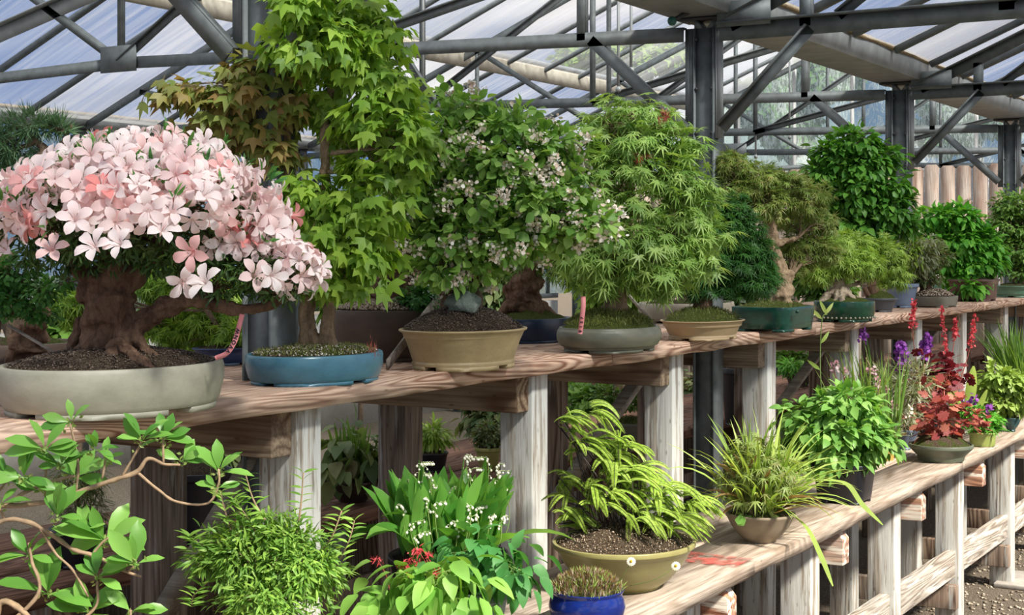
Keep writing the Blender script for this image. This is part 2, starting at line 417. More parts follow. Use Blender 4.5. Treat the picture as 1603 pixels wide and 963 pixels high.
names = ['nearest galvanised steel column, beside the tall trident maple', 'galvanised steel column behind the palmate green maple',
         'galvanised steel column behind the tall dark green tree', 'galvanised steel column at the right edge beyond the red-brown pot',
         'galvanised steel column far down the upper bench', 'galvanised steel column at the glazed end wall']
for y, nm in zip(COLY, names): column(-2.17, y, nm, None)
for y, nm in zip(COLY[2:], ['second row', 'third', 'fourth', 'fifth']):
    column(-7.98, y, 'thin far-off galvanised column under the far roof gutter', 'columns of the far row')

def truss_left(y, label, k):
    t = empty('roof_truss', (-5.05, y, ZH(.8)), label, 'truss')
    xl, xr, xm = -7.86, -2.27, -5.05; up = (0, 0, 1)
    hb = lambda x: .775+.075*(1-abs(x-xm)/2.8)
    ht = lambda x: .90+SLO*(2.8-abs(x-xm))-.045
    def mem(nm, a, b, wd=.06, mat='steel'):
        g = Geo(); g.angle((a[0], y, ZH(a[1])), (b[0], y, ZH(b[1])), (0, 0, 1) if abs(a[0]-b[0]) > .05 else (1, 0, 0), wd, .007); return g.make(nm, M[mat], t)
    mem('bottom_chord', (xr+.03, hb(xr)), (xm, hb(xm)), .05); mem('bottom_chord', (xm, hb(xm)), (xl, hb(xl)), .05)
    mem('top_chord', (xr+.03, ht(xr)), (xm, ht(xm)), .055); mem('top_chord', (xm, ht(xm)), (xl, ht(xl)), .055)
    mem('web', (-2.66, hb(-2.66)), (-2.66, ht(-2.66)), .035)
    for s_ in (-1, 1):
        mem('web', (xm+s_*1.15, hb(xm+s_*1.15)), (xm+s_*1.15, ht(xm+s_*1.15)), .025)
        mem('web', (xm, hb(xm)), (xm+s_*1.15, ht(xm+s_*1.15)), .035)
        mem('web', (xm+s_*1.15, hb(xm+s_*1.15)), (xm+s_*2.3, ht(xm+s_*2.3)), .035)
    mem('king_post', (xm, hb(xm)), (xm, ht(xm)), .028)
    mem('knee_brace', (-2.235, .43), (-2.62, hb(-2.62)), .04)
    mem('knee_brace', (-7.92, .43), (-7.5, hb(-7.5)), .05)
    g = Geo(); g.box((xm, y-.01, ZH(hb(xm)+.02)), (.22, .008, .12)); g.make('gusset_plate', M['steel'], t)
    if k == 1:
        mem('strut', (-3.75, 1.16), (-3.28, .52), .035); mem('strut', (-6.9, .80), (-4.2, 1.42), .075, 'steel_light')
    return t
tl = ['nearest', 'second', 'third', 'fourth', 'fifth', 'sixth']
lab = {0: 'left roof truss on the nearest column, above the pine', 1: 'left roof truss whose long chord crosses behind the trident maple',
       2: 'left roof truss meeting the column behind the tall dark green tree', 3: 'left roof truss meeting the column at the right edge of the frame',
       4: 'left roof truss between the fence and the fourth column', 5: 'left roof truss against the glazed end wall'}
for k in range(6): truss_left(COLY[k]-.06, lab[k], k)
def truss_right(y, label):
    t = empty('roof_truss', (-2.1, y, ZH(.8)), label, 'truss')
    def mem(nm, a, b, wd=.06, mat='steel'):
        g = Geo(); g.angle((a[0], y, ZH(a[1])), (b[0], y, ZH(b[1])), (0, 0, 1) if abs(a[0]-b[0]) > .05 else (1, 0, 0), wd, .007); return g.make(nm, M[mat], t)
    mem('bottom_chord', (-2.10, .775), (.6, .775), .062)
    mem('top_chord', (-2.06, .80), (.6, .80+.44*2.66), .055)
    mem('web', (-1.78, .775), (-1.78, .91), .04); mem('web', (-1.1, .775), (-1.1, 1.2), .05); mem('web', (-1.66, .8), (-1.1, 1.2), .035)
    mem('web', (-.5, .775), (-.5, 1.47), .05); mem('web', (-1.1, .8), (-.5, 1.47), .045)
    mem('knee_brace', (-2.09, .43), (-1.76, .765), .038)
    g = Geo(); g.box((-2.0, y-.02, ZH(.835)), (.2, .008, .09)); g.make('gusset_plate', M['steel'], t)
lab = {0: 'right roof truss on the nearest column', 1: 'right roof truss with its chord crossing the top right corner of the view',
       2: 'right roof truss on the column behind the tall dark green tree', 3: 'right roof truss on the column at the right edge', 4: 'right roof truss far down the bench', }
for k in range(5): truss_right(COLY[k]-.06, lab[k])
for i, (px, y0, y1) in enumerate([(662, -60, 150), (968, 15, 140), (988, 25, 110), (1183, 80, 245), (1236, 80, 215)]):
    yy = 6.2 if i < 3 else 10.4
    rr_ = (px-CX)/F; X = yy*(rr_*CT-ST)/(CT+rr_*ST); dep = -X*ST+yy*CT
    g = Geo(); b = P(px, y1, dep); a = b.copy(); a[2] = ZH(.88+SLO*(2.85-abs(a[0]+5.05))); g.tube([a, b], .007, 6)
    g.ball(b, .016, 6, 4); o = g.make('hanging_rod', M['steel_light'])
    set_props(o, ['thin steel rod hanging from the roof just right of the trident maple', 'left of two thin steel rods hanging above the palmate maple',
                  'right of two thin steel rods hanging above the palmate maple', 'thin steel rod between the second and third columns, nearer the second', 'thin steel rod between the second and third columns, further from the second'][i], 'rod')
# valve on the gutter by the second column
t_ = empty('irrigation_valve', P(1052, 33, 5.3), 'small green-black irrigation valve under the gutter by the second column', 'valve')
g = Geo(); g.ball(P(1052, 33, 5.3), .017, 10, 6); g.make('body', plain_mat('valve green', (.03, .12, .10), .3), t_)
g = Geo(); g.tube([P(1052, 33, 5.3), P(1075, 20, 5.35), P(1100, 12, 5.4)], .009, 6); g.make('pipe', M['steel_dark'], t_)

# end wall, side wall
def roofline(x): return (.88+SLO*(2.85-abs(x+5.05))) if x < -2.2 else (.935+SLO*(x+2.03))
g = Geo(); b = Geo(); x = -7.9; dx = .62
while x < .55:
    x1 = x+dx-.03
    if not (x < -2.2 < x1):
        for (z0, z1) in ((1.30, 2.05), (2.07, 9)):
            ta, tb = min(z1, ZH(roofline(x))), min(z1, ZH(roofline(x1)))
            vs = [(x, 14.95, z0), (x1, 14.95, z0), (x1, 14.95, tb), (x, 14.95, ta)]
            g.add(vs+[(p[0], 14.956, p[2]) for p in vs], [(3, 2, 1, 0), (4, 5, 6, 7), (0, 1, 5, 4), (1, 2, 6, 5), (2, 3, 7, 6), (3, 0, 4, 7)])
    b.box((x-.015, 14.93, (1.3+ZH(roofline(x)))/2), (.03, .04, ZH(roofline(x))-1.3)); x += dx
b.box((-3.7, 14.93, 2.06), (8.6, .05, .035)); b.box((-3.7, 14.93, 1.28), (8.6, .06, .06))
set_props(g.make('window_1', M['wall_glass']), kind='structure'); set_props(b.make('trim_end_wall', plain_mat('white mullion', (.62, .62, .60))), kind='structure')
g = Geo(); g.box((-3.7, 14.95, .62), (8.6, .05, 1.24)); set_props(g.make('wall_end', plain_mat('pale end wall', (.45, .43, .40), .8)), kind='structure')
g = Geo(); b = Geo(); y = .6
while y < 14.8:
    g.box((-8.2, y+.5, 1.75), (.006, .97, 1.3)); b.box((-8.19, y, 1.75), (.04, .03, 1.32)); y += 1.0
b.box((-8.19, 7.6, 2.05), (.04, 14.4, .04)); b.box((-8.19, 7.6, 1.08), (.05, 14.4, .05))
set_props(g.make('window_2', M['wall_glass']), kind='structure'); set_props(b.make('trim_side_wall', M['steel']), kind='structure')
g = Geo(); g.box((-8.2, 7.6, .5), (.06, 14.4, 1.05)); set_props(g.make('wall_left', plain_mat('pale side wall', (.50, .49, .46), .8)), kind='structure')

# fence
t_ = empty('board_fence', (-4, 14.45, 0), 'pinkish dog-eared board fence standing before the far end wall', 'fence')
x = -7.6; i = 0
while x < .6 and i < 60:
    w_ = .148; top = 2.40+R.uniform(-.012, .012); g = Geo()
    v = [(x+.003, 0), (x+w_-.003, 0), (x+w_-.003, top-.03), (x+w_-.03, top), (x+.03, top), (x+.003, top-.03)]
    g.add([(p, 14.44, q) for p, q in v]+[(p, 14.458, q) for p, q in v], [(0, 1, 2, 3, 4, 5), (11, 10, 9, 8, 7, 6)]+[(j, j+6, (j+1) % 6+6, (j+1) % 6) for j in range(6)])
    g.make('board', M['fence'], t_); x += w_+R.uniform(.002, .006); i += 1
for z in (.5, 1.9):
    g = Geo(); g.box((-3.5, 14.48, z), (8.2, .04, .09)); g.make('rail', M['fence'], t_)

# ------------------------------------------------------------------ benches
def plank(x0, x1, y0, y1, ztop, th, mat, parent, wavy=.003):
    n = max(2, int((y1-y0)/.06)); ys = np.linspace(y0, y1, n); g = Geo(); sd = R.random()*99; V = []
    dz0, dz1 = R.uniform(-.002, .002), R.uniform(-.002, .002)
    for i, y in enumerate(ys):
        a = wavy*noise.noise(Vector((y*2.2, sd, 0)))*2; b_ = wavy*noise.noise(Vector((y*6, sd, 7)))
        c = wavy*noise.noise(Vector((y*3, sd, 13)))*.8; dz = dz0+(dz1-dz0)*i/(n-1)
        V += [(x0, y, ztop-th+dz), (x1+a, y, ztop-th+dz+b_*1.2), (x1+a+b_, y, ztop-.004+dz), (x1+a-.004, y, ztop+dz+c*.3), (x0, y, ztop+dz)]
    fs = [tuple(range(5))[::-1], tuple(range((n-1)*5, n*5))]
    for i in range(n-1):
        for j in range(5): fs.append((i*5+j, i*5+(j+1) % 5, (i+1)*5+(j+1) % 5, (i+1)*5+j))
    g.add(V, fs); return g.make('plank', mat, parent)
def boxpart(name, c, size, mat, parent, bev=.003):
    g = Geo(); g.box(c, size); return g.make(name, M[mat], parent, bevel=bev)
ZU, ZL = 1.307, .757
upper = empty('plant_bench', (-2.4, 1, 0), 'tall timber bench of reddish planks carrying the bonsai row', 'bench')
rows = [(-2.235, -1.95, [.9, 3.85, 5.60, 8.3, 11.2, 14.0]), (-2.53, -2.243, [.9, 2.9, 4.9, 7.6, 10.2, 14.0]), (-2.83, -2.54, [.9, 3.4, 5.9, 9, 12, 14.0])]
for x0, x1, seams in rows:
    for a, b in zip(seams[:-1], seams[1:]): plank(x0, x1, a+.002, b-.002, ZU, .04, M['plank'], upper, .0035)
UY = [1.60, 2.57, 3.567, 4.465, 5.30, 6.29, 7.28, 8.15, 9.13, 10.1, 11.0, 12.0, 13.0]
for k, y in enumerate(UY):
    boxpart('post', (-2.05, y-.0435, .633), (.10, .087, 1.266), 'post', upper)
    boxpart('post', (-2.53, y+.06, .633), (.10, .087, 1.266), 'post_dark', upper)
    boxpart('joist', (-2.43, y-.0435-.043-.034, 1.216), (.84, .066, .10), 'joist', upper)
for k in (1, 3, 5, 7):
    y = UY[k]
    g = Geo(); g.beam((-2.12, y+.02, 1.24), (-2.48, y+.02, .75), (0, 1, 0), .035, .05); g.make('brace', M['lath'], upper)
lower = empty('plant_bench', (-1.7, 1, 0), 'low grey timber bench carrying ferns, flowers and small pots', 'bench')
for x0, x1, seams in [(-1.712, -1.50, [.6, 2.2, 3.82, 6.05, 8.6, 11.2, 14.0]), (-1.935, -1.722, [.6, 3.0, 5.2, 7.4, 10.1, 14.0])]:
    for a, b in zip(seams[:-1], seams[1:]): plank(x0, x1, a+.002, b-.002, ZL, .038, M['plank_low'], lower, .005)
LY = [1.78, 2.71, 3.66, 4.60, 5.50, 6.43, 7.40, 8.34, 9.28, 10.2, 11.2, 12.1, 13.1]
for k, y in enumerate(LY):
    boxpart('post', (-1.64, y-.0435, .36), (.10, .087, .718), 'post', lower)
    g = Geo(); zt, zb, xe = .717, .60, -1.515
    prof = [(-2.0, zb), (xe, zb), (xe, zt-.035), (xe-.03, zt), (-2.0, zt)]
    V = [(p, yy, q) for yy in (y+.003, y+.065) for p, q in prof]
    g.add(V, [(4, 3, 2, 1, 0), (5, 6, 7, 8, 9)]+[(j, (j+1) % 5, (j+1) % 5+5, j+5) for j in range(5)])
    g.make('joist', M['joist_white'], lower, bevel=.003)
    if k >= 3: boxpart('cross_beam', (-1.85, y-.112, .15), (.52, .045, .10), 'post_dark', lower)
for a, b in zip(LY[3:-1], LY[4:]):
    boxpart('stretcher', (-1.625, (a+b)/2-.043, .285), (.04, b-a-.09, .11), 'stretcher', lower)
# paint smear on the low bench
def smear():
    m, t = new_mat('red paint smear'); n = noise_n(t, coords(t, (26, 16, 20)), 1, 5, .7)
    f = ramp(t, [(.42, (0, 0, 0)), (.75, (.8, .8, .8))], n).outputs[0]
    tr = t.nodes.new('ShaderNodeBsdfTransparent'); df = t.nodes.new('ShaderNodeBsdfDiffuse'); df.inputs[0].default_value = (.62, .12, .10, 1)
    m2 = t.nodes.new('ShaderNodeMixShader'); lk(t, f, m2.inputs[0]); lk(t, tr.outputs[0], m2.inputs[1]); lk(t, df.outputs[0], m2.inputs[2])
    o = t.nodes.new('ShaderNodeOutputMaterial'); lk(t, m2.outputs[0], o.inputs[0]); return m
g = Geo(); a = P(1095, 878, dep_z(878, ZL)); g.box((a[0], a[1]+.02, ZL+.0035), (.24, .13, .001))
g.make('paint_smear', smear(), lower)
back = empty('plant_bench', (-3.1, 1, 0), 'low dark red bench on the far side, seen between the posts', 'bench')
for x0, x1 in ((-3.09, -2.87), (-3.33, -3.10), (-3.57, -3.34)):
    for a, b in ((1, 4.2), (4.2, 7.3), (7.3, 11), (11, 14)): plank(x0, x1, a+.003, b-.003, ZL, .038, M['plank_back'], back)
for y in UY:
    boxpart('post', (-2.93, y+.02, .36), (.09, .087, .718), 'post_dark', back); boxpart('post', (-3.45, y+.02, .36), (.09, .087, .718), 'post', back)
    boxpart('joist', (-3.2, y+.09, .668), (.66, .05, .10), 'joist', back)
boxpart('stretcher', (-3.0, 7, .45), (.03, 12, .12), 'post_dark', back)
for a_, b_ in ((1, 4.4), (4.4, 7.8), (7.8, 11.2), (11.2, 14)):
    g = Geo(); g.box((-3.62, (a_+b_)/2, .37), (.02, b_-a_-.02, .70)); g.make('added_dark_skirt', M['post_dark'], back)  # added dark panels to deepen the shade below the benches
# concrete pad under a far post
g = Geo(); g.box((-1.45, 7.43, .012), (.42, .34, .024)); set_props(g.make('concrete_pad', plain_mat('concrete', (.40, .37, .33), .9, 0, .2, 30, .3), bevel=.006), 'flat concrete pad on the gravel at the foot of the furthest bench post', 'paving slab')

# ------------------------------------------------------------------ leaf templates (length 1 along +x, normal +z)
def T_lobes(angs, tips, valley, wd=1.0, droop=.25, stalk=.35):
    """palmate leaf: kite-shaped lobes meeting at the stalk"""
    V = [[0, 0, 0]]; F_ = []
    n = len(angs)
    vals = [angs[0]-28]+[(a+b)/2 for a, b in zip(angs[:-1], angs[1:])]+[angs[-1]+28]
    for i, a in enumerate(vals):
        r = valley if 0 < i < n else valley*.9
        V.append([r*math.cos(math.radians(a)), r*math.sin(math.radians(a)), -droop*r*r])
    for i, (a, l) in enumerate(zip(angs, tips)):
        V.append([l*math.cos(math.radians(a)), l*math.sin(math.radians(a)), -droop*l*l]); 
        m = l*.52; V.append([m*math.cos(math.radians(a)), m*math.sin(math.radians(a)), -droop*m*m-.03])
    for i in range(n):
        tip = 1+n+1+2*i; mid = tip+1
        F_ += [(0, 1+i, mid), (0, mid, 2+i), (1+i, tip, mid), (mid, tip, 2+i)]
    if stalk:
        k = len(V); V += [[-stalk, .012, .05], [-stalk, -.012, .05], [0, -.015, 0], [0, .015, 0]]; F_.append((k, k+1, k+2, k+3))
    return np.array(V, float), F_
def T_oval(w=.5, seg=4, peak=.5, fold=.10, droop=.25, tip=1.0, stalk=0):
    V = []; F_ = []
    for i in range(seg+1):
        t = i/seg
        wv = w/2*math.sin(math.pi*min(1, max(0, t**(math.log(.5)/math.log(peak)))))**.8 if 0 < t < 1 else 0
        V += [[t, wv, fold*wv*2-droop*t*t], [t, 0, -droop*t*t], [t, -wv, fold*wv*2-droop*t*t]]
    for i in range(seg):
        a = 3*i
        for s_ in (0, 1):
            q = [a+s_, a+s_+1, a+s_+4, a+s_+3]
            F_.append(tuple(q))
    # collapse the end triangles
    F2 = []
    for f in F_:
        F2.append(f)
    if stalk:
        k = len(V); V += [[-stalk, .01, 0], [-stalk, -.01, 0], [0, -.012, 0], [0, .012, 0]]; F2.append((k, k+1, k+2, k+3))
    V = np.array(V, float); return V, F2
def T_round(lobes=5, depth=.16, n=15, cup=.15):
    V = [[.12, 0, 0]]; 
    for i in range(n):
        a = math.radians(-160+320*i/(n-1)); r = .5*(1-depth*(.5+.5*math.cos(lobes*a+math.pi)))
        V.append([.5+r*math.cos(a), r*math.sin(a), cup*r*r*4-.12*(.5+r*math.cos(a))])
    return np.array(V, float), [(0, i, i+1) for i in range(1, n)]
T = {
 'trident': T_lobes([-48, 0, 48], [.80, 1, .80], .48, droop=.30),
 'palm': T_lobes([-105, -68, -34, 0, 34, 68, 105], [.42, .72, .95, 1, .95, .72, .42], .22, droop=.30),
 'palm5': T_lobes([-80, -40, 0, 40, 80], [.55, .9, 1, .9, .55], .20, droop=.5, stalk=.2),
 'oval': T_oval(.55, 4, .5), 'ovalw': T_oval(.68, 4, .55, .12, .2), 'obov': T_oval(.42, 5, .62, .12, .30, stalk=.18),
 'lance': T_oval(.24, 4, .42, .1, .35), 'thin': T_oval(.13, 3, .5, .05, .4), 'small': T_oval(.6, 2, .5, .1, .15), 'ovate': T_oval(.60, 5, .38, .12, .35),
 'round': T_round(), 'roundb': T_round(7, .3, 22, .05), 'needle': T_oval(.05, 1, .5, 0, .1),
}
# a needle with width
T['needle'] = (np.array([[0, .045, 0], [0, -.045, 0], [1, 0, -.05]]), [(0, 1, 2)])
def inst(g, tmpl, Pp, X, Zn, S):
    V, Fc = T[tmpl] if isinstance(tmpl, str) else tmpl
    Pp = np.asarray(Pp, float); X = np.asarray(X, float); Zn = np.asarray(Zn, float); n = len(Pp)
    if n == 0: return
    S = np.broadcast_to(np.asarray(S, float), (n,))
    X = X/(np.linalg.norm(X, axis=1)[:, None]+1e-9); Y = np.cross(Zn, X); Y /= np.linalg.norm(Y, axis=1)[:, None]+1e-9; Zq = np.cross(X, Y)
    W = Pp[:, None, :]+S[:, None, None]*(V[None, :, 0, None]*X[:, None]+V[None, :, 1, None]*Y[:, None]+V[None, :, 2, None]*Zq[:, None])
    lo = np.concatenate([np.array(f) for f in Fc]); ct = np.array([len(f) for f in Fc])
    L = (lo[None, :]+np.arange(n)[:, None]*len(V)).ravel()
    g.add_raw(W.reshape(-1, 3), L, np.tile(ct, n))
def runit(n):
    v = rng.normal(size=(n, 3)); return v/np.linalg.norm(v, axis=1)[:, None]
def spline(pts, k=5):
    pts = np.asarray(pts, float)
    if len(pts) < 3:
        return np.array([pts[0]+(pts[-1]-pts[0])*i/k for i in range(k+1)])
    q = np.vstack([2*pts[0]-pts[1], pts, 2*pts[-1]-pts[-2]]); o = []
    for i in range(1, len(q)-2):
        for j in range(k):
            t = j/k; o.append(.5*((2*q[i])+(-q[i-1]+q[i+1])*t+(2*q[i-1]-5*q[i]+4*q[i+1]-q[i+2])*t*t+(-q[i-1]+3*q[i]-3*q[i+1]+q[i+2])*t**3))
    o.append(q[-2]); return np.array(o)

PROF = {
 'oval': [(.90, 0), (.97, .25), (1.0, .6), (1.0, .9), (.995, 1)],
 'tub': [(.93, 0), (.96, .12), (1.0, .55), (1.0, .88), (.985, 1)],
 'flare': [(.80, 0), (.80, .09), (.785, .12), (.80, .18), (.88, .62), (.95, .90), (1.0, .95), (1.0, 1)],
 'bulge': [(.86, 0), (.87, .10), (.93, .14), (.99, .42), (1.0, .62), (.985, .84), (.95, .95), (.95, 1)],
 'lipped': [(.84, 0), (.85, .10), (.88, .20), (.90, .70), (.96, .86), (1.0, .90), (1.0, 1)],
 'bowl': [(.42, 0), (.44, .07), (.60, .22), (.82, .55), (.95, .85), (1.0, .93), (1.0, 1)],
 'bowlwide': [(.50, 0), (.51, .05), (.66, .22), (.84, .55), (.94, .82), (1.0, .90), (1.0, 1)],
 'globe': [(.55, 0), (.70, .08), (.95, .38), (1.0, .60), (.95, .80), (.90, .90), (.97, 1)],
 'rect': [(.93, 0), (.96, .3), (.99, .8), (1.0, 1)],
 'cone': [(.66, 0), (.70, .1), (.90, .80), (1.0, .84), (1.0, 1)],
 'tray': [(.70, 0), (.74, .30), (.90, .60), (1.0, .8), (1.0, 1)],
 'nursery': [(.80, 0), (.82, .05), (.95, .88), (1.0, .90), (1.0, 1)],
}
class Plant:
    def __init__(s, name, label, cat, cx, by, zb, wpx, hpx, q=1.3, prof='oval', nexp=2.0, mat=None, soil=None, mound=.25, feet=True, dep=None, rot=0, group=None, wall=.009, fill=.90, potlabel=None):
        ry = D3+R3*(cx-CX)/F; ry2 = ry/np.linalg.norm(ry); nx, ny = -ry2[1], ry2[0]
        d0 = dep if dep else dep_z(by, zb); hw = wpx/2*d0/F
        for _ in range(2):
            W = hw/(math.hypot(nx, q*ny) if nexp < 3 else .93*(abs(nx)+q*abs(ny))); Lh = q*W
            ext = math.hypot(W*ry2[0], Lh*ry2[1])*.9
            if not dep: hw = wpx/2*(d0+ext)/F
        s.D = d0+(0 if dep else ext*PROF[prof][0][0]); s.W, s.L = W, Lh; s.z0 = zb
        c = P(cx, by, s.D); s.c = np.array([c[0], c[1], zb]); s.cx = cx
        s.root = empty(name, s.c, label, cat, group); s.cat = cat
        h = hpx*s.D/F; s.h = h; s.mat = mat
        fh = min(.010, h*.12) if feet else 0
        n = 44; an = np.arange(n)*2*math.pi/n
        ex = 2/nexp; cs = np.sign(np.cos(an))*np.abs(np.cos(an))**ex; sn = np.sign(np.sin(an))*np.abs(np.sin(an))**ex
        s.cs, s.sn = cs, sn
        rings = [(sc, fh+(h-fh)*t, 0) for sc, t in PROF[prof]]
        top = PROF[prof][-1][0]
        rings += [(top, h, -wall), (top, h-.02, -wall*1.3)]
        V = []
        for sc, z, off in rings: V.append(np.stack([s.c[0]+cs*(W*sc+off), s.c[1]+sn*(Lh*sc+off), np.full(n, zb+z)], 1))
        m = len(rings); V = np.concatenate(V); fs = []
        for i in range(m-1):
            for j in range(n): k = (j+1) % n; fs.append((i*n+j, i*n+k, (i+1)*n+k, (i+1)*n+j))
        fs += [tuple(range(n))[::-1], tuple(range((m-1)*n, m*n))]
        g = Geo(); g.add(V, fs); s.pot = g.make('pot', M[mat], s.root, smooth=nexp < 3, bevel=.0015)
        if potlabel: s.pot['label'] = potlabel
        if feet:
            b = PROF[prof][0][0]
            for k in range(4):
                a0 = math.pi/4+k*math.pi/2; g = Geo(); ii = [int(round((a0+da)/(2*math.pi)*n)) % n for da in np.linspace(-.60, .60, 11)]
                o_ = [(s.c[0]+cs[i]*W*b*.998, s.c[1]+sn[i]*Lh*b*.998) for i in ii]; i_ = [(s.c[0]+cs[i]*W*b*.8, s.c[1]+sn[i]*Lh*b*.8) for i in ii]
                VV = [(x, y, zb+z) for z in (0, fh+.001) for x, y in o_+i_[::-1]]; q_ = len(o_)*2
                g.add(VV, [tuple(range(q_))[::-1], tuple(range(q_, 2*q_))]+[(i, (i+1) % q_, (i+1) % q_+q_, i+q_) for i in range(q_)]); g.make('foot', M[mat], s.pot)
        # soil
        g = Geo(); rr = 9; V = [[s.c[0], s.c[1], zb+h*fill+mound*h]]; sd = R.random()*50
        s.soilz = zb+h*fill; s.mound = mound*h; s.top = top
        for i in range(1, rr+1):
            t = i/rr; hh = s.soilz+s.mound*(1-t**2.2)
            for j in range(n):
                x = s.c[0]+cs[j]*(W*top-wall)*t; y = s.c[1]+sn[j]*(Lh*top-wall)*t
                z = hh+(1-t**6)*(.006*noise.noise(Vector((x*40, y*40, sd)))+.006*noise.noise(Vector((x*90, y*90, sd))))
                V.append((x, y, z))
        fs = [(0, 1+j, 1+(j+1) % n) for j in range(n)]
        for i in range(rr-1):
            for j in range(n): a = 1+i*n+j; b_ = 1+i*n+(j+1) % n; fs.append((a, a+n, b_+n, b_))
        g.add(V, fs); s.soil = g.make('soil', M[soil or 'soil'], s.root, smooth=True)
        s.twigs = []
    def m(s, px): return px*s.D/F
    def p(s, px, py, dd=0): return P(px, py, s.D+dd)
    def surf(s, n, rmax=.9):
        a = rng.random(n)*2*math.pi; t = np.sqrt(rng.random(n))*rmax
        x = s.c[0]+np.cos(a)*t*s.W*s.top; y = s.c[1]+np.sin(a)*t*s.L*s.top
        return np.stack([x, y, s.soilz+s.mound*(1-t**2.2)], 1)
    def grit(s, mat, n, size=.004, name='grit'):
        g = Geo(); pts = s.surf(n, .93); X = runit(n)
        cube = (np.array([[1, 0, 0], [-.8, 0, 0], [0, .8, 0], [0, -.9, 0], [0, 0, .7], [0, 0, -.7]])*.5, [(0, 2, 4), (2, 1, 4), (1, 3, 4), (3, 0, 4), (2, 0, 5), (1, 2, 5), (3, 1, 5), (0, 3, 5)])
        inst(g, cube, pts+[0, 0, size*.35], X, runit(n), rng.uniform(.6, 1.5, n)*size)
        o = g.make(name, M[mat], s.root); o['kind'] = 'stuff'; return o
    def tuft(s, mat, n, size=.01, rmax=.9, name='moss'):
        g = Geo(); pts = s.surf(n, rmax); X = runit(n)*.5+[0, 0, .9]
        inst(g, 'thin', pts-[0, 0, .001], X, runit(n), rng.uniform(.5, 1.4, n)*size)
        o = g.make(name, M[mat], s.root); o['kind'] = 'stuff'; return o
    def sample(s, cl, nsp, rmin=.0, pw=.42, low=-1.0):
        """sprig points in the ellipsoid clusters"""
        ar = np.array([c[2]*c[3] for c in cl], float); ar /= ar.sum(); k = rng.choice(len(cl), nsp, p=ar); U = runit(nsp)
        U[:, 2] = np.where(U[:, 2] < low, -U[:, 2], U[:, 2])
        out_p = np.zeros((nsp, 3)); 
        for i in range(nsp):
            c = cl[k[i]]; dd = c[4] if len(c) > 4 else 0; rd = c[5] if len(c) > 5 else .8
            r = (rmin+(1-rmin)*rng.random()**pw)*(.86+.38*noise.noise(Vector(U[i]*2.1)+Vector((c[0]*.13, c[1]*.07, s.cx))))
            u = U[i]*r
            out_p[i] = s.p(c[0], c[1], dd)+R3*u[0]*s.m(c[2])+D3*u[1]*s.m(c[2])*rd+Z3*u[2]*s.m(c[3])
        W = U[:, 0, None]*R3+U[:, 1, None]*D3+U[:, 2, None]*Z3
        return out_p, W
    def leaves(s, tmpl, mat, cl, n, px, per=8, droop=.35, up=.7, out=.7, rand=.6, spread=1.2, name='foliage', rmin=.3, jit=.35, low=-1., label=None, pw=.42):
        nsp = max(1, n//per); sp, O = s.sample(cl, nsp, rmin, low=low, pw=pw); s.twigs.append((sp, cl)); size = s.m(px)
        Pp = np.repeat(sp, per, 0); OO = np.repeat(O, per, 0); n = len(Pp)
        j = runit(n); off = j*size*spread*rng.random((n, 1)); off[:, 2] *= .55
        X = OO*out+j*rand+np.array([0, 0, -droop]); Zn = Z3*up+OO*.45+runit(n)*.38
        X = X/np.linalg.norm(X, axis=1)[:, None]
        g = Geo(); inst(g, tmpl, Pp+off, X, Zn, size*rng.uniform(1-jit, 1+jit*.6, n))
        o = g.make(name, M[mat], s.root)
        if label: o['label'] = label
        return o
    def wood(s, paths, mat, tw=28, twr=1.0, k=5, remesh=0, nseg=10, wob=.35, name='trunk', branches=True, flare=0, maxbr=40, thick=2.2):
        """trunk paths in (px,py,r_px,dd), then branches to the clusters and twigs to the sprigs"""
        g = Geo(); nodes = []
        for i, pa in enumerate(paths):
            pts = np.array([s.p(a[0], a[1], a[3] if len(a) > 3 else 0) for a in pa]); rd = [s.m(a[2]) for a in pa]
            q = spline(pts, k); rq = np.interp(np.linspace(0, 1, len(q)), np.linspace(0, 1, len(rd)), rd)
            g.tube(q, rq, nseg, wob=wob, seed=i*3.1+s.cx); nodes += [(q[j], rq[j]) for j in range(len(q))]
        o = None
        if remesh:
            o = g.make(name, M[mat], s.root, smooth=True)
            r = o.modifiers.new('merge', 'REMESH'); r.mode = 'VOXEL'; r.voxel_size = remesh; r.use_smooth_shade = True
            tx = bpy.data.textures.get('bark_clouds') or bpy.data.textures.new('bark_clouds', 'CLOUDS'); tx.noise_scale = .02; tx.noise_depth = 3
            dm = o.modifiers.new('bark', 'DISPLACE'); dm.texture = tx; dm.strength = remesh*3.2; dm.mid_level = .5
            g = Geo()
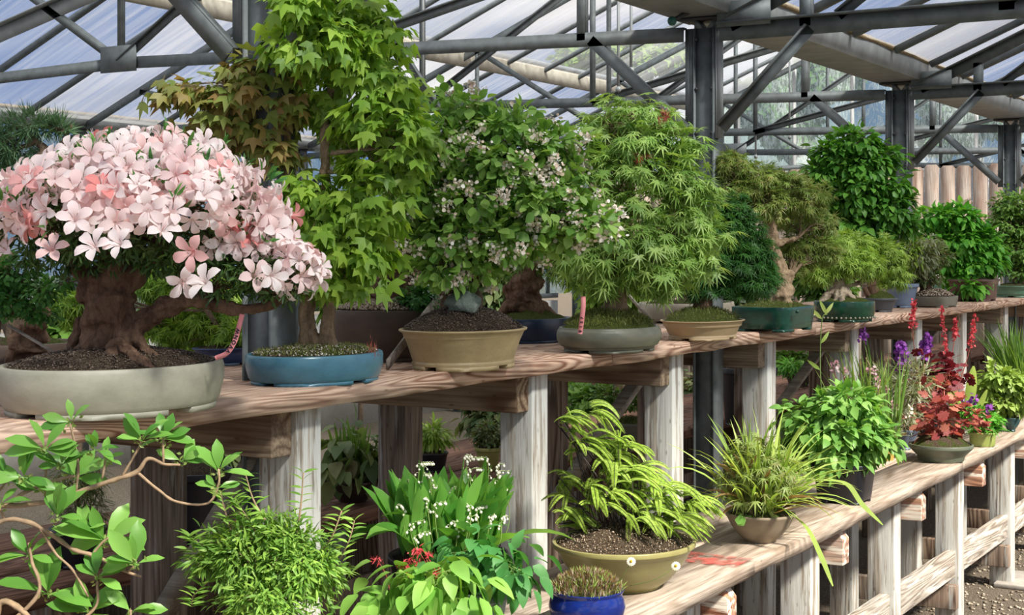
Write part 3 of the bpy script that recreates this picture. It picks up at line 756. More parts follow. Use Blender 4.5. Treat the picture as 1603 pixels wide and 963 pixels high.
        if branches:
            NP = np.array([n_[0] for n_ in nodes]); seen = []
            for sp, cl in s.twigs:
                for c in cl:
                    key = (c[0], c[1])
                    if key in seen: continue
                    seen.append(key)
                    ce = s.p(c[0], c[1], c[4] if len(c) > 4 else 0)
                    d = np.linalg.norm(NP-ce, axis=1)+np.where(NP[:, 2] > ce[2]-.0, .25, 0)*s.D/3; i = int(np.argmin(d)); a = NP[i]
                    L_ = np.linalg.norm(ce-a); r0 = min(nodes[i][1]*.7, s.m(thick)+L_*.02)
                    mid = (a+ce)/2+np.array([0, 0, L_*.06])+runit(1)[0]*L_*.10
                    q = spline([a, mid, ce], 5); g.tube(q, np.linspace(r0, s.m(thick)*.45, len(q)), 6, wob=.3, seed=c[0])
                    # sub branches to sprigs
                    ell = np.abs((sp-ce)); m_ = np.linalg.norm(sp-ce, axis=1) < s.m(max(c[2], c[3]))*1.1
                    idx = np.where(m_)[0]; rng.shuffle(idx)
                    for ii in idx[:tw]:
                        b0 = q[int(rng.integers(2, len(q)))]; e = sp[ii]; mm = (b0+e)/2+runit(1)[0]*np.linalg.norm(e-b0)*.12
                        g.tube(spline([b0, mm, e], 3), np.linspace(s.m(twr), s.m(twr)*.35, 7), 4, cap=False)
        if g.V:
            if o is None: return g.make(name, M[mat], s.root, smooth=True)
            g.make('branches', M[mat], s.root, smooth=True)
        return o
    def blades(s, mat, n, length_px, w_px, lean=.5, droop=.6, spread=.6, name='foliage', seg=6, center=None, bias=(0, 0), up=1.0, jit=.35, keepflat=False, peak=.4, tipw=.0, zlift=0):
        g = Geo(); base = s.surf(n, spread)
        if center is not None:
            cpt = s.p(*center); base = cpt+runit(n)*np.array([1, 1, .1])*s.m(spread*40)
        for i in range(n):
            a = rng.random()*2*math.pi; h = np.array([math.cos(a), math.sin(a), 0]); rel = base[i]-s.c; rel[2] = 0
            h = h*.6+rel/(np.linalg.norm(rel)+1e-6)*.6+R3*bias[0]+D3*bias[1]
            L_ = s.m(length_px)*rng.uniform(1-jit, 1+jit*.5); W_ = s.m(w_px)*rng.uniform(.7, 1.2); th = lean*rng.uniform(.3, 1.3)
            d = h*math.sin(th)+Z3*math.cos(th)*up; d /= np.linalg.norm(d); side = np.cross(d, Z3)+runit(1)[0]*.35; side /= np.linalg.norm(side)
            p_ = base[i].copy()-Z3*.004; V = []; dr = droop*rng.uniform(.5, 1.5)
            for k in range(seg+1):
                t = k/seg; ww = W_/2*(math.sin(math.pi*min(1, (t*.94+.06)**(math.log(.5)/math.log(peak))))**.7 if t < 1 else 0)
                ww = max(ww, W_*.04*(1-t)); f = np.cross(side, d)
                V += [p_+side*ww+f*ww*.35, p_, p_-side*ww+f*ww*.35]
                d = d-Z3*dr*1.6/seg*(t+.3)+h*.12*dr/seg; d /= np.linalg.norm(d); side = side-d*side.dot(d); side /= np.linalg.norm(side)
                p_ = p_+d*L_/seg
            fs = []
            for k in range(seg):
                b = 3*k; fs += [(b, b+1, b+4, b+3), (b+1, b+2, b+5, b+4)]
            g.add(V, fs)
        return g.make(name, M[mat], s.root)
    def line(s, mat, pts, r_px, name='stem', smooth=True):
        g = Geo(); q = spline([s.p(*a) for a in pts], 4); g.tube(q, np.linspace(s.m(r_px), s.m(r_px)*.6, len(q)), 5); return g.make(name, M[mat], s.root, smooth=smooth)

# ------------------------------------------------------------------ plant materials
M['soil'] = soil_mat('dark gritty soil'); M['soil_moss'] = soil_mat('mossy gritty soil', moss=.55)
M['moss'] = soil_mat('green moss bed', moss=1.15, mosscol=(.13, .17, .035)); M['gritsoil'] = soil_mat('pale gritty soil', (.06, .04, .03), (.30, .22, .15), (.55, .48, .38), 160)
M['grit_tan'] = leaf_mat('tan grit', [(.16, .10, .06), (.34, .25, .17), (.55, .48, .38)], 0)
M['grit_dark'] = leaf_mat('dark grit', [(.02, .013, .009), (.05, .032, .022), (.09, .06, .042), (.16, .12, .09), (.04, .026, .018)], 0)
M['grit_white'] = leaf_mat('mixed white grit', [(.10, .07, .05), (.30, .25, .2), (.70, .68, .62)], 0)
M['mossleaf'] = leaf_mat('moss tufts', [(.06, .09, .02), (.16, .20, .04), (.26, .26, .07)], .2)
M['bark'] = bark_mat('grey brown bark', (.06, .04, .028), (.26, .19, .13)); M['bark_dark'] = bark_mat('dark azalea bark', (.045, .024, .016), (.23, .145, .095), 30)
M['bark_tan'] = bark_mat('tan bark', (.13, .085, .05), (.42, .31, .20), 34); M['bark_pale'] = bark_mat('pale bark', (.20, .14, .09), (.52, .44, .34), 40)
M['twig'] = plain_mat('light brown twig', (.30, .21, .13), .8, 0, .3, 80); M['stemgreen'] = plain_mat('green stem', (.20, .30, .08), .5)
M['stemred'] = plain_mat('red stem', (.30, .07, .05), .5); M['stemblack'] = plain_mat('black fern stem', (.02, .012, .01), .4)
def L_(n, st, **k):
    if n.endswith(('leaf', 'needle')) and 'lift' not in k: k['lift'] = (1.28, 1.18, 1.1)
    M[n] = leaf_mat(n.replace('_', ' '), st, **k)
L_('trident_leaf', [(.10, .22, .035), (.20, .38, .05), (.30, .48, .08), (.15, .30, .05)], trans=.45)
L_('bronze_leaf', [(.16, .25, .06), (.24, .29, .07), (.36, .27, .10), (.14, .24, .05), (.30, .19, .09), (.17, .26, .06)], tint=(1.1, 1.0, .6))
L_('crab_leaf', [(.10, .24, .05), (.19, .38, .09), (.30, .50, .14), (.14, .31, .07)])
L_('palm_leaf', [(.12, .25, .06), (.22, .39, .10), (.34, .51, .17), (.16, .31, .07)])
L_('shishi_leaf', [(.02, .08, .02), (.04, .14, .03), (.08, .22, .05)])
L_('threadleaf', [(.16, .27, .06), (.26, .38, .09), (.32, .43, .13), (.34, .33, .13), (.20, .33, .07)], tint=(1.1, 1.1, .7), lift=(1.15, 1.12, 1.))
L_('hornbeam_leaf', [(.035, .14, .02), (.07, .22, .03), (.12, .30, .05)])
L_('yellowgreen_leaf', [(.14, .26, .04), (.24, .40, .08), (.34, .50, .14)], lift=(1.3, 1.2, 1))
L_('bright_leaf', [(.05, .22, .03), (.10, .34, .04), (.18, .44, .07)])
L_('mid_leaf', [(.06, .16, .03), (.12, .25, .05), (.18, .32, .08)])
L_('dull_leaf', [(.06, .12, .05), (.12, .20, .08), (.20, .27, .12), (.16, .15, .08)])
L_('azalea_leaf', [(.015, .045, .01), (.04, .10, .025), (.08, .17, .04)], trans=.2)
L_('pine_needle', [(.05, .13, .06), (.10, .22, .11), (.16, .28, .16)], trans=.15)
L_('small_leaf', [(.03, .13, .03), (.07, .24, .06), (.13, .34, .09)])
L_('fg_leaf', [(.07, .22, .04), (.13, .33, .06), (.20, .43, .10)], rough=.35)
L_('fine_leaf', [(.08, .20, .035), (.15, .31, .06), (.24, .42, .08)])
L_('lily_leaf', [(.05, .19, .03), (.10, .30, .05), (.18, .42, .08)], rough=.4)
L_('epi_leaf', [(.11, .30, .05), (.18, .40, .08), (.26, .48, .12)], rough=.5, lift=(1.2, 1.12, 1))
L_('epi_dark', [(.06, .24, .06), (.12, .34, .10)], rough=.5)
L_('fern_leaf', [(.20, .36, .05), (.30, .48, .09), (.38, .55, .14)], trans=.4, lift=(1.2, 1.1, .95))
L_('grass_leaf', [(.18, .33, .06), (.30, .47, .11), (.42, .56, .18)], trans=.4)
L_('brown_leaf', [(.14, .08, .05), (.26, .20, .09), (.22, .13, .07)])
L_('olive_leaf', [(.20, .30, .07), (.30, .40, .12), (.24, .26, .09)], lift=(1, 1, 1))
L_('basil_leaf', [(.09, .24, .05), (.15, .34, .08), (.24, .43, .13)])
L_('grey_leaf', [(.20, .26, .17), (.32, .38, .27)])
L_('heuchera_red', [(.30, .05, .05), (.46, .13, .10), (.55, .24, .16), (.24, .04, .05)], tint=(1.1, .8, .7))
L_('heuchera_dark', [(.13, .02, .03), (.26, .05, .06)], tint=(1.3, .5, .5))
L_('lime_leaf', [(.18, .31, .07), (.28, .42, .12)])
L_('strap_leaf', [(.30, .42, .08), (.36, .48, .10)], lift=(1, 1, 1))
L_('blossom_white', [(.92, .86, .78), (.88, .78, .66), (.84, .62, .48), (.96, .93, .87), (.94, .90, .84)], tint=(1, 1, 1), trans=.2)
L_('bell_white', [(.92, .92, .84), (.86, .84, .62)], tint=(1, 1, 1), trans=.2)
L_('purple_petal', [(.26, .06, .42), (.42, .12, .55), (.16, .03, .26)], tint=(1, 1, 1))
L_('pink_petal', [(.75, .35, .42), (.92, .78, .80), (.45, .08, .16)], tint=(1, 1, 1))
L_('red_petal', [(.70, .06, .08), (.85, .16, .18), (.50, .03, .05)], tint=(1, 1, 1))
L_('yellow_centre', [(.80, .60, .05)], tint=(1, 1, 1))
def petal_mat():
    m, t = new_mat('azalea petal'); g = t.nodes.new('ShaderNodeNewGeometry'); oi = t.nodes.new('ShaderNodeObjectInfo')
    rn = math_n(t, 'FRACT', math_n(t, 'ADD', g.outputs['Random Per Island'], oi.outputs['Random']))
    c = ramp(t, [(0, (.96, .78, .78)), (.2, (.97, .95, .93)), (.45, (.95, .83, .83)), (.7, (.97, .91, .90)), (.86, (.94, .70, .68)), (.955, (.92, .50, .48)), (1.0, (.86, .28, .26))], rn).outputs[0]
    finish(t, c, .6, None, .2, 0, .35, mixc(t, 1., c, (1.05, .85, .82), 'MULTIPLY')); return m
M['petal'] = petal_mat()
G_ = lambda n, a, b=None, **k: M.__setitem__(n, glaze_mat(n.replace('_', ' '), a, b, **k))
G_('celadon', (.37, .36, .28), (.27, .265, .20), rough=.5, speck=.1)
G_('sky_blue', (.065, .20, .28), (.045, .13, .19), rough=.28)
G_('tan_glaze', (.42, .32, .17), (.30, .23, .12), rough=.45, speck=.25)
G_('brown_clay', (.10, .07, .055), (.07, .05, .04), rough=.6, spec=.3)
G_('navy', (.02, .04, .085), (.012, .022, .05), rough=.3)
G_('olive_clay', (.15, .15, .11), (.09, .095, .07), rough=.45)
G_('ochre_clay', (.42, .31, .18), (.34, .25, .14), rough=.55)
G_('beige_clay', (.38, .34, .26), rough=.6)
G_('green_glaze', (.008, .075, .052), (.004, .028, .022), rough=.18)
G_('deep_green', (.008, .06, .03), (.004, .03, .016), rough=.18)
G_('slate', (.07, .085, .10), (.05, .06, .07), rough=.5)
G_('pale_blue', (.20, .27, .38), (.14, .19, .28), rough=.35)
G_('grey_clay', (.22, .21, .16), rough=.7)
G_('oxblood', (.13, .065, .05), (.08, .04, .035), rough=.35)
G_('jade', (.12, .25, .17), (.08, .18, .12), rough=.3)
G_('cobalt', (.008, .025, .20), (.004, .010, .09), rough=.12)
G_('olive_green', (.30, .28, .11), (.24, .22, .085), rough=.35, speck=.15)
G_('taupe', (.28, .23, .16), (.20, .165, .12), rough=.55)
G_('black_plastic', (.012, .013, .020), rough=.4, speck=.0)
G_('mustard', (.50, .34, .08), rough=.5); G_('blue_grey', (.12, .16, .23), (.08, .11, .17), rough=.4)
G_('tray_green', (.13, .15, .105), (.09, .11, .08), rough=.35); G_('lime_glaze', (.30, .36, .10), rough=.4); G_('teal', (.03, .09, .10), (.02, .05, .06), rough=.25)
G_('verdigris', (.13, .19, .17), (.09, .14, .125), rough=.5); G_('dark_bowl', (.045, .028, .02), rough=.5); G_('red_plastic', (.42, .07, .05), rough=.4)
G_('yellow_green', (.34, .34, .10), rough=.5)
M['rock'] = bark_mat('green grey rock', (.10, .13, .11), (.28, .33, .28), 20, 1)

# ================================================================== upper bench, front row
# --- pink azalea
a = Plant('azalea_bonsai', 'large bonsai of pale pink azalea blossoms in a cream celadon oval pot', 'bonsai', 178, 657, ZU, 345, 74, q=1.25, prof='tub', mat='celadon', soil='soil', mound=.38, fill=.93)
a.grit('grit_dark', 2600, .0042)
AZ = [(222, 335, 215, 95, 0, .85), (60, 350, 75, 60, -.02, 1), (380, 375, 75, 50, 0, 1), (230, 300, 150, 85, 0, .9)]
lowcl = [(120, 395, 110, 34, 0, 1), (300, 400, 120, 34, 0, 1), (400, 420, 80, 34, -.02, 1), (430, 440, 62, 38, -.04, 1), (215, 385, 160, 36, 0, 1), (340, 445, 70, 22, 0, 1)]
a.leaves('lance', 'azalea_leaf', lowcl, 5200, 17, per=9, droop=.0, up=.6, rand=.9, spread=1.0)
a.leaves('lance', 'azalea_leaf', AZ, 3600, 19, per=9, droop=-.2, up=.4, rand=.8, spread=.8, rmin=.55)
tr = [[(150, 590, 22), (158, 545, 34), (170, 500, 37), (172, 460, 33), (180, 425, 30), (190, 398, 20)],
      [(190, 560, 20, -.02), (195, 520, 28), (180, 480, 30), (172, 440, 24)],
      [(170, 480, 28), (148, 455, 26), (132, 430, 17), (110, 410, 12)],
      [(185, 450, 22), (212, 430, 18), (235, 405, 13), (262, 388, 9)],
      [(205, 520, 17, .0), (228, 500, 16, -.01), (262, 480, 15, -.02), (300, 468, 14, -.02), (345, 480, 11, -.02), (395, 484, 8, -.03), (440, 470, 6, -.04), (470, 455, 4, -.04)],
      [(270, 478, 10, -.02), (282, 455, 9), (280, 430, 8), (300, 410, 6)],
      [(170, 430, 20), (175, 400, 14), (150, 375, 9)],
      [(160, 560, 16, -.03), (150, 575, 12, -.06), (128, 588, 7, -.09)], [(185, 540, 13, -.05), (198, 548, 10, -.08), (215, 562, 8, -.11), (238, 576, 6, -.13), (250, 590, 4, -.13)],
      [(210, 525, 12, -.02), (225, 545, 9, -.03), (238, 556, 7, -.04), (250, 570, 4, -.05)], [(140, 540, 16), (122, 560, 12), (108, 580, 8), (100, 592, 4)],
      [(178, 540, 12, -.05), (176, 565, 11, -.09), (168, 585, 7, -.11)], [(200, 560, 10, .02), (232, 560, 9, .05), (250, 575, 4, .06)], [(130, 500, 10, .02), (118, 530, 12, .03), (112, 560, 9, .03)]]
a.wood(tr, 'bark_dark', tw=22, remesh=.0032, nseg=12, wob=.5, twr=1.2)
a.leaves('lance', 'small_leaf', [(c_[0], c_[1], c_[2]*1.10, c_[3]*1.12, c_[4], c_[5]) for c_ in AZ], 900, 22, per=6, droop=-.5, up=.2, rand=.6, spread=.6, rmin=.93, low=-.1, name='shoot_tips')
def petal_geo(sc=1.0):
    V = [[0, 0, -.42]]; F_ = []; n = 5
    for i in range(n*2): q = math.pi*i/n; V.append([.055*math.cos(q), .055*math.sin(q), -.2])
    for k in range(n):
        q = 2*math.pi*k/n; b = len(V)
        for (r, hw, z) in ((.14, .085, -.02), (.26, .150, .06), (.40, .160, .08), (.51, .100, .05), (.58, .0, .01)):
            for s_ in ((-1, 0, 1) if hw else (0,)):
                x = r; y = s_*hw; zz = z+(.022 if s_ else -.01)
                V.append([x*math.cos(q)-y*math.sin(q), x*math.sin(q)+y*math.cos(q), zz])
        c0 = 1+(2*k-1) % 10; c1 = 1+(2*k) % 10; c2 = 1+(2*k+1) % 10
        F_ += [(c0, b, b+1, c1), (c1, b+1, b+2, c2)]
        for j in range(3): o_ = b+3*j; F_ += [(o_, o_+3, o_+4, o_+1), (o_+1, o_+4, o_+5, o_+2)]
        o_ = b+9; F_ += [(o_, o_+3, o_+1), (o_+1, o_+3, o_+2)]
    for i in range(10): F_.append((0, 1+i, 1+(i+1) % 10))
    return np.array(V), F_
BLOSSOM = petal_geo()
FV, FN = [], []
def clspots(c, n, rmin_px, zmin=-.25):
    k = 0
    while k < n*30 and n > 0:
        k += 1; u = runit(1)[0]
        if u[2] < zmin: continue
        r = 1.0+.07*rng.normal()
        w_ = R3*u[0]*a.m(c[2])+D3*u[1]*a.m(c[2])*c[5]+Z3*u[2]*a.m(c[3]); pt = a.p(c[0], c[1], c[4])+w_*r
        ins = False
        for c2 in AZ+PAD:
            if c2 is c: continue
            d_ = pt-a.p(c2[0], c2[1], c2[4]); e = (d_@R3/a.m(c2[2]))**2+(d_@D3/(a.m(c2[2])*c2[5]))**2+(d_[2]/a.m(c2[3]))**2
            if e < .72: ins = True
        if ins or any(np.linalg.norm(pt-q) < a.m(rmin_px) for q in FV): continue
        nr = w_/np.array([1, 1, .75]); FV.append(pt); FN.append(nr/np.linalg.norm(nr)); n -= 1
PAD = [(458, 425, 44, 44, -.04, .9)]
clspots(AZ[0], 300, 20); clspots(AZ[3], 130, 20); clspots(AZ[1], 70, 20); clspots(AZ[2], 60, 20, -.3); clspots(PAD[0], 30, 19, -.6)
for (px, py, dd) in ((287, 443, -.24), (318, 440, -.25), (145, 383, -.29), (185, 380, -.3), (298, 395, -.3), (400, 430, -.12), (428, 432, -.13), (80, 388, -.2), (8, 390, -.1)):
    FV.append(a.p(px, py, dd)); FN.append(-D3*.9+Z3*.1)
FV = np.array(FV); FN = np.array(FN); tocam = -D3
score = FN@tocam+.45*FN[:, 2]; order = np.argsort(-score)
def frame(nrm, rot):
    z = nrm/np.linalg.norm(nrm); x = np.cross([0.3, .2, 1.], z); x /= np.linalg.norm(x); y = np.cross(z, x)
    c_, s_ = math.cos(rot), math.sin(rot); return x*c_+y*s_, -x*s_+y*c_, z
from mathutils import Matrix
first = None
for i in order[:100]:
    nr = FN[i]+runit(1)[0]*.85+np.array([0, 0, .15])-D3*.30; x, y, z = frame(nr, R.random()*6.3); sc = a.m(R.uniform(42, 54))
    if first is None:
        g = Geo(); g.add(*BLOSSOM)
        # stamens
        for q in range(6): g.tube([[0, 0, -.2], [.02*math.cos(q), .02*math.sin(q), 0], [.09*math.cos(q*1.05), .09*math.sin(q*1.05), .28]], .007, 3)
        o = g.make('blossom', M['petal'], None, smooth=True); first = o; o.parent = a.root
    else:
        o = first.copy(); COL.objects.link(o); o.parent = a.root
    mx = Matrix(((x[0]*sc, y[0]*sc, z[0]*sc, FV[i][0]-a.c[0]), (x[1]*sc, y[1]*sc, z[1]*sc, FV[i][1]-a.c[1]), (x[2]*sc, y[2]*sc, z[2]*sc, FV[i][2]-a.c[2]), (0, 0, 0, 1)))
    o.matrix_parent_inverse = Matrix.Identity(4); o.matrix_basis = mx
rest = order[100:]
g = Geo(); X = runit(len(rest)); inst(g, BLOSSOM, FV[rest], np.cross(FN[rest], X), FN[rest]+runit(len(rest))*.8-D3*.15, a.m(46)*rng.uniform(.85, 1.1, len(rest)))
o = g.make('blossoms', M['petal'], a.root, smooth=True); o['kind'] = 'stuff'

def lettered_tag(label, pts, w_px, plant, text, tpos, tsize, rotz, tilt, mat='tag'):
    """a paper strip following pts (world), with a line of writing laid on its face"""
    t = empty('plant_tag', pts[0], label, 'tag'); q = spline(pts, 6); g = Geo(); V = []
    side = R3
    for i, p_ in enumerate(q):
        w_ = w_px*(1 if i < len(q)-1 else .9)
        d = q[min(i+1, len(q)-1)]-q[max(i-1, 0)]; d /= np.linalg.norm(d); s_ = np.cross(d, D3); s_ /= np.linalg.norm(s_)
        V += [p_-s_*w_/2, p_+s_*w_/2, p_+s_*w_/2+D3*.0008, p_-s_*w_/2+D3*.0008]
    n = len(q); g.add(V, [(0, 1, 2, 3), ((n-1)*4+3, (n-1)*4+2, (n-1)*4+1, (n-1)*4)]+[(i*4+j, i*4+(j+1) % 4, i*4+4+(j+1) % 4, i*4+4+j) for i in range(n-1) for j in range(4)])
    g.make('strip', M['tagpink'], t)
    for ci, ch in enumerate(text):
        f = (tpos[0]+(tpos[1]-tpos[0])*(ci+.5)/len(text))*(n-1); i = int(f); p_ = q[i]+(q[i+1]-q[i])*(f-i); d = q[i+1]-q[i]; d /= np.linalg.norm(d)
        cu = bpy.data.curves.new('lettering', 'FONT'); cu.body = ch; cu.size = tsize; cu.align_x = 'CENTER'; cu.align_y = 'CENTER'; cu.extrude = .0002; cu.offset = .0004
        cu.materials.append(M['ink']); tmp = bpy.data.objects.new('lettering_curve', cu); COL.objects.link(tmp); dg = bpy.context.evaluated_depsgraph_get(); me = bpy.data.meshes.new_from_object(tmp.evaluated_get(dg)); me.materials.clear(); me.materials.append(M['ink']); bpy.data.objects.remove(tmp)
        o = bpy.data.objects.new('lettering', me); COL.objects.link(o); o.parent = t
        xa = -d; za = -D3; ya = np.cross(za, xa); pp = p_-D3*.0012-np.array(pts[0])
        o.matrix_basis = Matrix(((xa[0], ya[0], za[0], pp[0]), (xa[1], ya[1], za[1], pp[1]), (xa[2], ya[2], za[2], pp[2]), (0, 0, 0, 1)))
    return t
M['tagpink'] = plain_mat('pink marker tape', (.72, .26, .27), .6, 0, .06); M['ink'] = plain_mat('black marker ink', (.02, .01, .02), .6)
lettered_tag('pink plastic tape tag with black handwriting hanging from the low azalea branch', [a.p(379, 492, -.06), a.p(374, 512, -.07), a.p(367, 535, -.08), a.p(355, 553, -.08), a.p(337, 561, -.07)], a.m(7.5), a, 'WNOVV', (.28, .75), .010, 0, 0)

# --- trident maple
b = Plant('maple_bonsai', 'tall trident maple bonsai of several trunks in a sky blue oval pot', 'bonsai', 494, 606, ZU, 214, 46, q=1.35, prof='tub', mat='sky_blue', soil='soil_moss', mound=.30, fill=.95)
b.grit('grit_white', 900, .0045); b.tuft('mossleaf', 2600, .008)
TM = [(540, 20, 90, 55), (462, 70, 38, 32, -.16), (475, 15, 50, 34, -.16), (520, 60, 50, 34, -.14), (470, 30, 60, 45, .05), (590, 60, 60, 40, -.05), (480, 95, 60, 45), (560, 110, 80, 40, -.03), (610, 140, 55, 40, -.05), (520, 160, 70, 40, .04), (600, 195, 70, 40, -.06), (640, 230, 55, 38, -.05),
      (560, 215, 60, 35, .03), (600, 262, 75, 34, -.05), (480, 300, 50, 36, -.02), (540, 315, 85, 42, -.06), (590, 345, 45, 40, -.04), (490, 355, 60, 40, -.05), (530, 395, 70, 40, -.06), (585, 400, 40, 34, -.05), (470, 400, 38, 42), (510, 440, 50, 26, -.04), (555, 435, 42, 26, -.04)]
b.leaves('trident', 'trident_leaf', TM, 3300, 27, per=7, droop=.75, up=.6, out=.55, rand=.6, spread=1.5, rmin=.2)
BR = [(430, 125, 50, 30, .02), (390, 115, 40, 26), (440, 165, 45, 30), (370, 150, 55, 26, -.02), (300, 145, 50, 22, -.02), (270, 140, 36, 18), (330, 180, 60, 26), (400, 200, 50, 30), (350, 220, 40, 20, .03), (425, 235, 34, 24)]
b.leaves('trident', 'bronze_leaf', BR, 900, 27, per=7, droop=.8, up=.6, out=.55, rand=.6, spread=1.5, rmin=.2, name='bronze_foliage', label='bronze-tinged young leaves')
b.wood([[(512, 560, 18), (513, 520, 12), (515, 470, 9), (512, 430, 8.5), (508, 350, 8), (510, 270, 8), (508, 200, 7), (520, 130, 6), (530, 60, 5), (530, -20, 4)],
        [(476, 560, 12), (476, 520, 7), (474, 480, 6.5), (478, 430, 6), (470, 380, 6), (452, 310, 6), (448, 260, 6), (450, 215, 6), (440, 180, 5), (420, 150, 3), (400, 135, 2.5)],
        [(494, 560, 12), (490, 525, 8), (486, 490, 7), (492, 440, 6), (500, 400, 5), (530, 340, 3)],
        [(476, 545, 8, -.01), (470, 555, 6, -.04), (458, 570, 3, -.06)], [(485, 545, 7, -.02), (500, 557, 5, -.06), (512, 566, 3, -.08)], [(515, 545, 12), (530, 560, 7, -.02), (545, 568, 3)]],
       'bark_tan', tw=26, nseg=10, wob=.4, twr=.8, remesh=.0026)
g = Geo(); pts = b.p(583, 550, -.02)+rng.normal(size=(90, 3))*[.006, .006, .01]; inst(g, 'needle', pts, runit(90)*.4+[0, 0, 1], runit(90), .012)
g.make('red_seedling', M['stemred'], b.root)

# --- brown pot with rocky trunk behind
c = Plant('pine_bonsai', 'old rough-trunked bonsai in a big dark brown pot behind the trident maple', 'bonsai', 614, 577, ZU, 190, 78, q=1.2, prof='tub', mat='brown_clay', soil='gritsoil', mound=.25, dep=4.02, fill=.97)
c.grit('grit_tan', 3600, .0075)
c.leaves('small', 'small_leaf', [(655, 468, 34, 22, -.1)], 1400, 8, per=8, name='ground_cover')
c.leaves('needle', 'pine_needle', [(640, 360, 70, 60, .1), (590, 380, 60, 40, .1), (690, 400, 50, 50, .1)], 5000, 22, per=14, spread=.5, rand=.9)
c.wood([[(605, 520, 55), (600, 485, 42), (612, 455, 34), (628, 425, 26), (640, 390, 20), (645, 350, 12)], [(570, 510, 20), (590, 480, 24), (610, 460, 20)], [(640, 505, 18), (632, 480, 22), (625, 455, 20)]], 'bark_dark', remesh=.004, wob=.9, nseg=14, tw=20)

# --- flowering crab apple
d = Plant('crabapple_bonsai', 'bonsai with small white flower clusters and a rock, in a tan flared oval pot', 'bonsai', 726, 582, ZU, 200, 62, q=1.3, prof='flare', mat='tan_glaze', soil='soil', mound=.62, fill=.92)
d.grit('grit_dark', 2600, .0045)
CR = [(720, 180, 50, 45), (780, 200, 60, 42), (700, 235, 60, 45, -.03), (770, 255, 75, 45, -.05), (850, 235, 60, 42), (880, 285, 50, 42, -.03), (640, 250, 45, 40, .05), (660, 300, 60, 42, -.02), (740, 315, 75, 45, -.07), (820, 310, 70, 45, -.06), (900, 340, 52, 40, -.05), (690, 370, 62, 42, -.05), (780, 370, 70, 42, -.05), (850, 370, 55, 36), (690, 415, 50, 30, -.06), (745, 410, 50, 32, -.03), (650, 345, 40, 36), (930, 350, 40, 26, -.08)]
d.leaves('ovalw', 'crab_leaf', CR, 4400, 22, per=8, droop=.2, up=.6, out=.5, rand=.8, spread=1.3, rmin=.25)
d.leaves('small', 'crab_leaf', CR, 2200, 12, per=8, droop=.1, rmin=.1, name='young_leaves')
sp, O = d.sample(CR, 280, .9); g = Geo()
pts = np.repeat(sp+O*d.m(13), 26, 0)+rng.normal(size=(280*26, 3))*d.m(5.5); nn = len(pts); inst(g, T_round(4, .2, 7), pts, runit(nn), np.repeat(O, 26, 0)*.6+runit(nn)*.8, d.m(7)*rng.uniform(.6, 1.2, nn))
o = g.make('blossom_clusters', M['blossom_white'], d.root); o['kind'] = 'stuff'
d.wood([[(712, 500, 22), (706, 470, 17), (700, 445, 14), (710, 415, 11), (720, 370, 10), (735, 300, 8), (745, 240, 6), (740, 190, 4)], [(742, 495, 15), (745, 470, 12), (742, 445, 8), (760, 400, 6), (800, 340, 5)]], 'bark', tw=24, remesh=.003)
g = Geo(); ro = d.p(727, 476, -.05); g.ball(ro, d.m(34), 9, 6, (1, .8, .55)); o = g.make('rock', M['rock'], None)
for v in o.data.vertices:
    q = Vector(v.co)-Vector(ro); f = 1+.75*noise.noise(Vector(v.co)*30+Vector((4, 4, 4)))+.3*noise.noise(Vector(v.co)*80); v.co = Vector(ro)+q*f
o.data.update(); set_props(o, 'angular green-grey rock wedged against the crab apple trunk', 'rock')
def lath(label, p0, p1, wpx=.022):
    g = Geo(); g.beam(p0, p1, (.3, -.8, .3), .006, wpx); o = g.make('wooden_lath', M['lath']); set_props(o, label, 'lath')
lath('grey wooden lath slanting up behind the tan flared pot', P(606, 572, 3.62), P(690, 462, 3.95), .030)
lath('grey wooden lath slanting behind the olive oval pot', P(1028, 512, 5.0), P(975, 452, 5.2), .032)
lath('grey wooden lath leaning behind the celadon azalea pot', P(92, 556, 2.95), P(18, 512, 3.0), .028)

# --- navy pot behind
e = Plant('maple_bonsai', 'thick-based maple bonsai in a dark navy pot behind the crab apple', 'bonsai', 832, 531, ZU, 128, 38, q=1.3, prof='tub', mat='navy', soil='moss', mound=.45, dep=4.75)
e.leaves('palm5', 'mid_leaf', [(850, 400, 80, 50, .05), (800, 400, 60, 40, .1), (830, 330, 90, 60, .15), (930, 420, 60, 40, .1)], 2600, 15, per=8, droop=.4)
e.wood([[(818, 520, 40), (820, 485, 34), (822, 455, 26), (830, 420, 18), (835, 380, 12)], [(790, 510, 14), (808, 480, 18)], [(860, 510, 14), (838, 480, 18)]], 'bark_dark', remesh=.004, wob=.7, tw=16)

# --- palmate maple
f = Plant('maple_bonsai', 'broad bonsai maple with pointed palmate leaves in an olive oval pot', 'bonsai', 954, 554, ZU, 164, 38, q=1.35, prof='bulge', mat='olive_clay', soil='moss', mound=.75, fill=.95)
f.tuft('mossleaf', 3600, .010)
PM = [(990, 175, 55, 32), (940, 195, 45, 26), (1035, 190, 45, 30), (1000, 220, 75, 32, -.03), (930, 240, 55, 30), (1065, 235, 45, 36), (980, 265, 75, 34, -.06), (1050, 280, 60, 36, -.04), (1085, 300, 40, 36), (930, 300, 60, 32, -.02), (1000, 320, 75, 34, -.08), (1075, 340, 55, 36, -.03), (920, 345, 60, 32, -.04), (990, 370, 75, 34, -.09), (1060, 385, 60, 32, -.04), (1110, 370, 38, 34), (890, 380, 50, 26), (940, 405, 65, 28, -.08), (1020, 420, 65, 28, -.07), (1085, 420, 44, 26), (885, 412, 42, 22), (960, 440, 50, 20, -.05), (1040, 446, 40, 18)]
f.leaves('palm', 'palm_leaf', PM, 3400, 24, per=7, droop=.55, up=.85, out=.7, rand=.45, spread=1.5, rmin=.25)
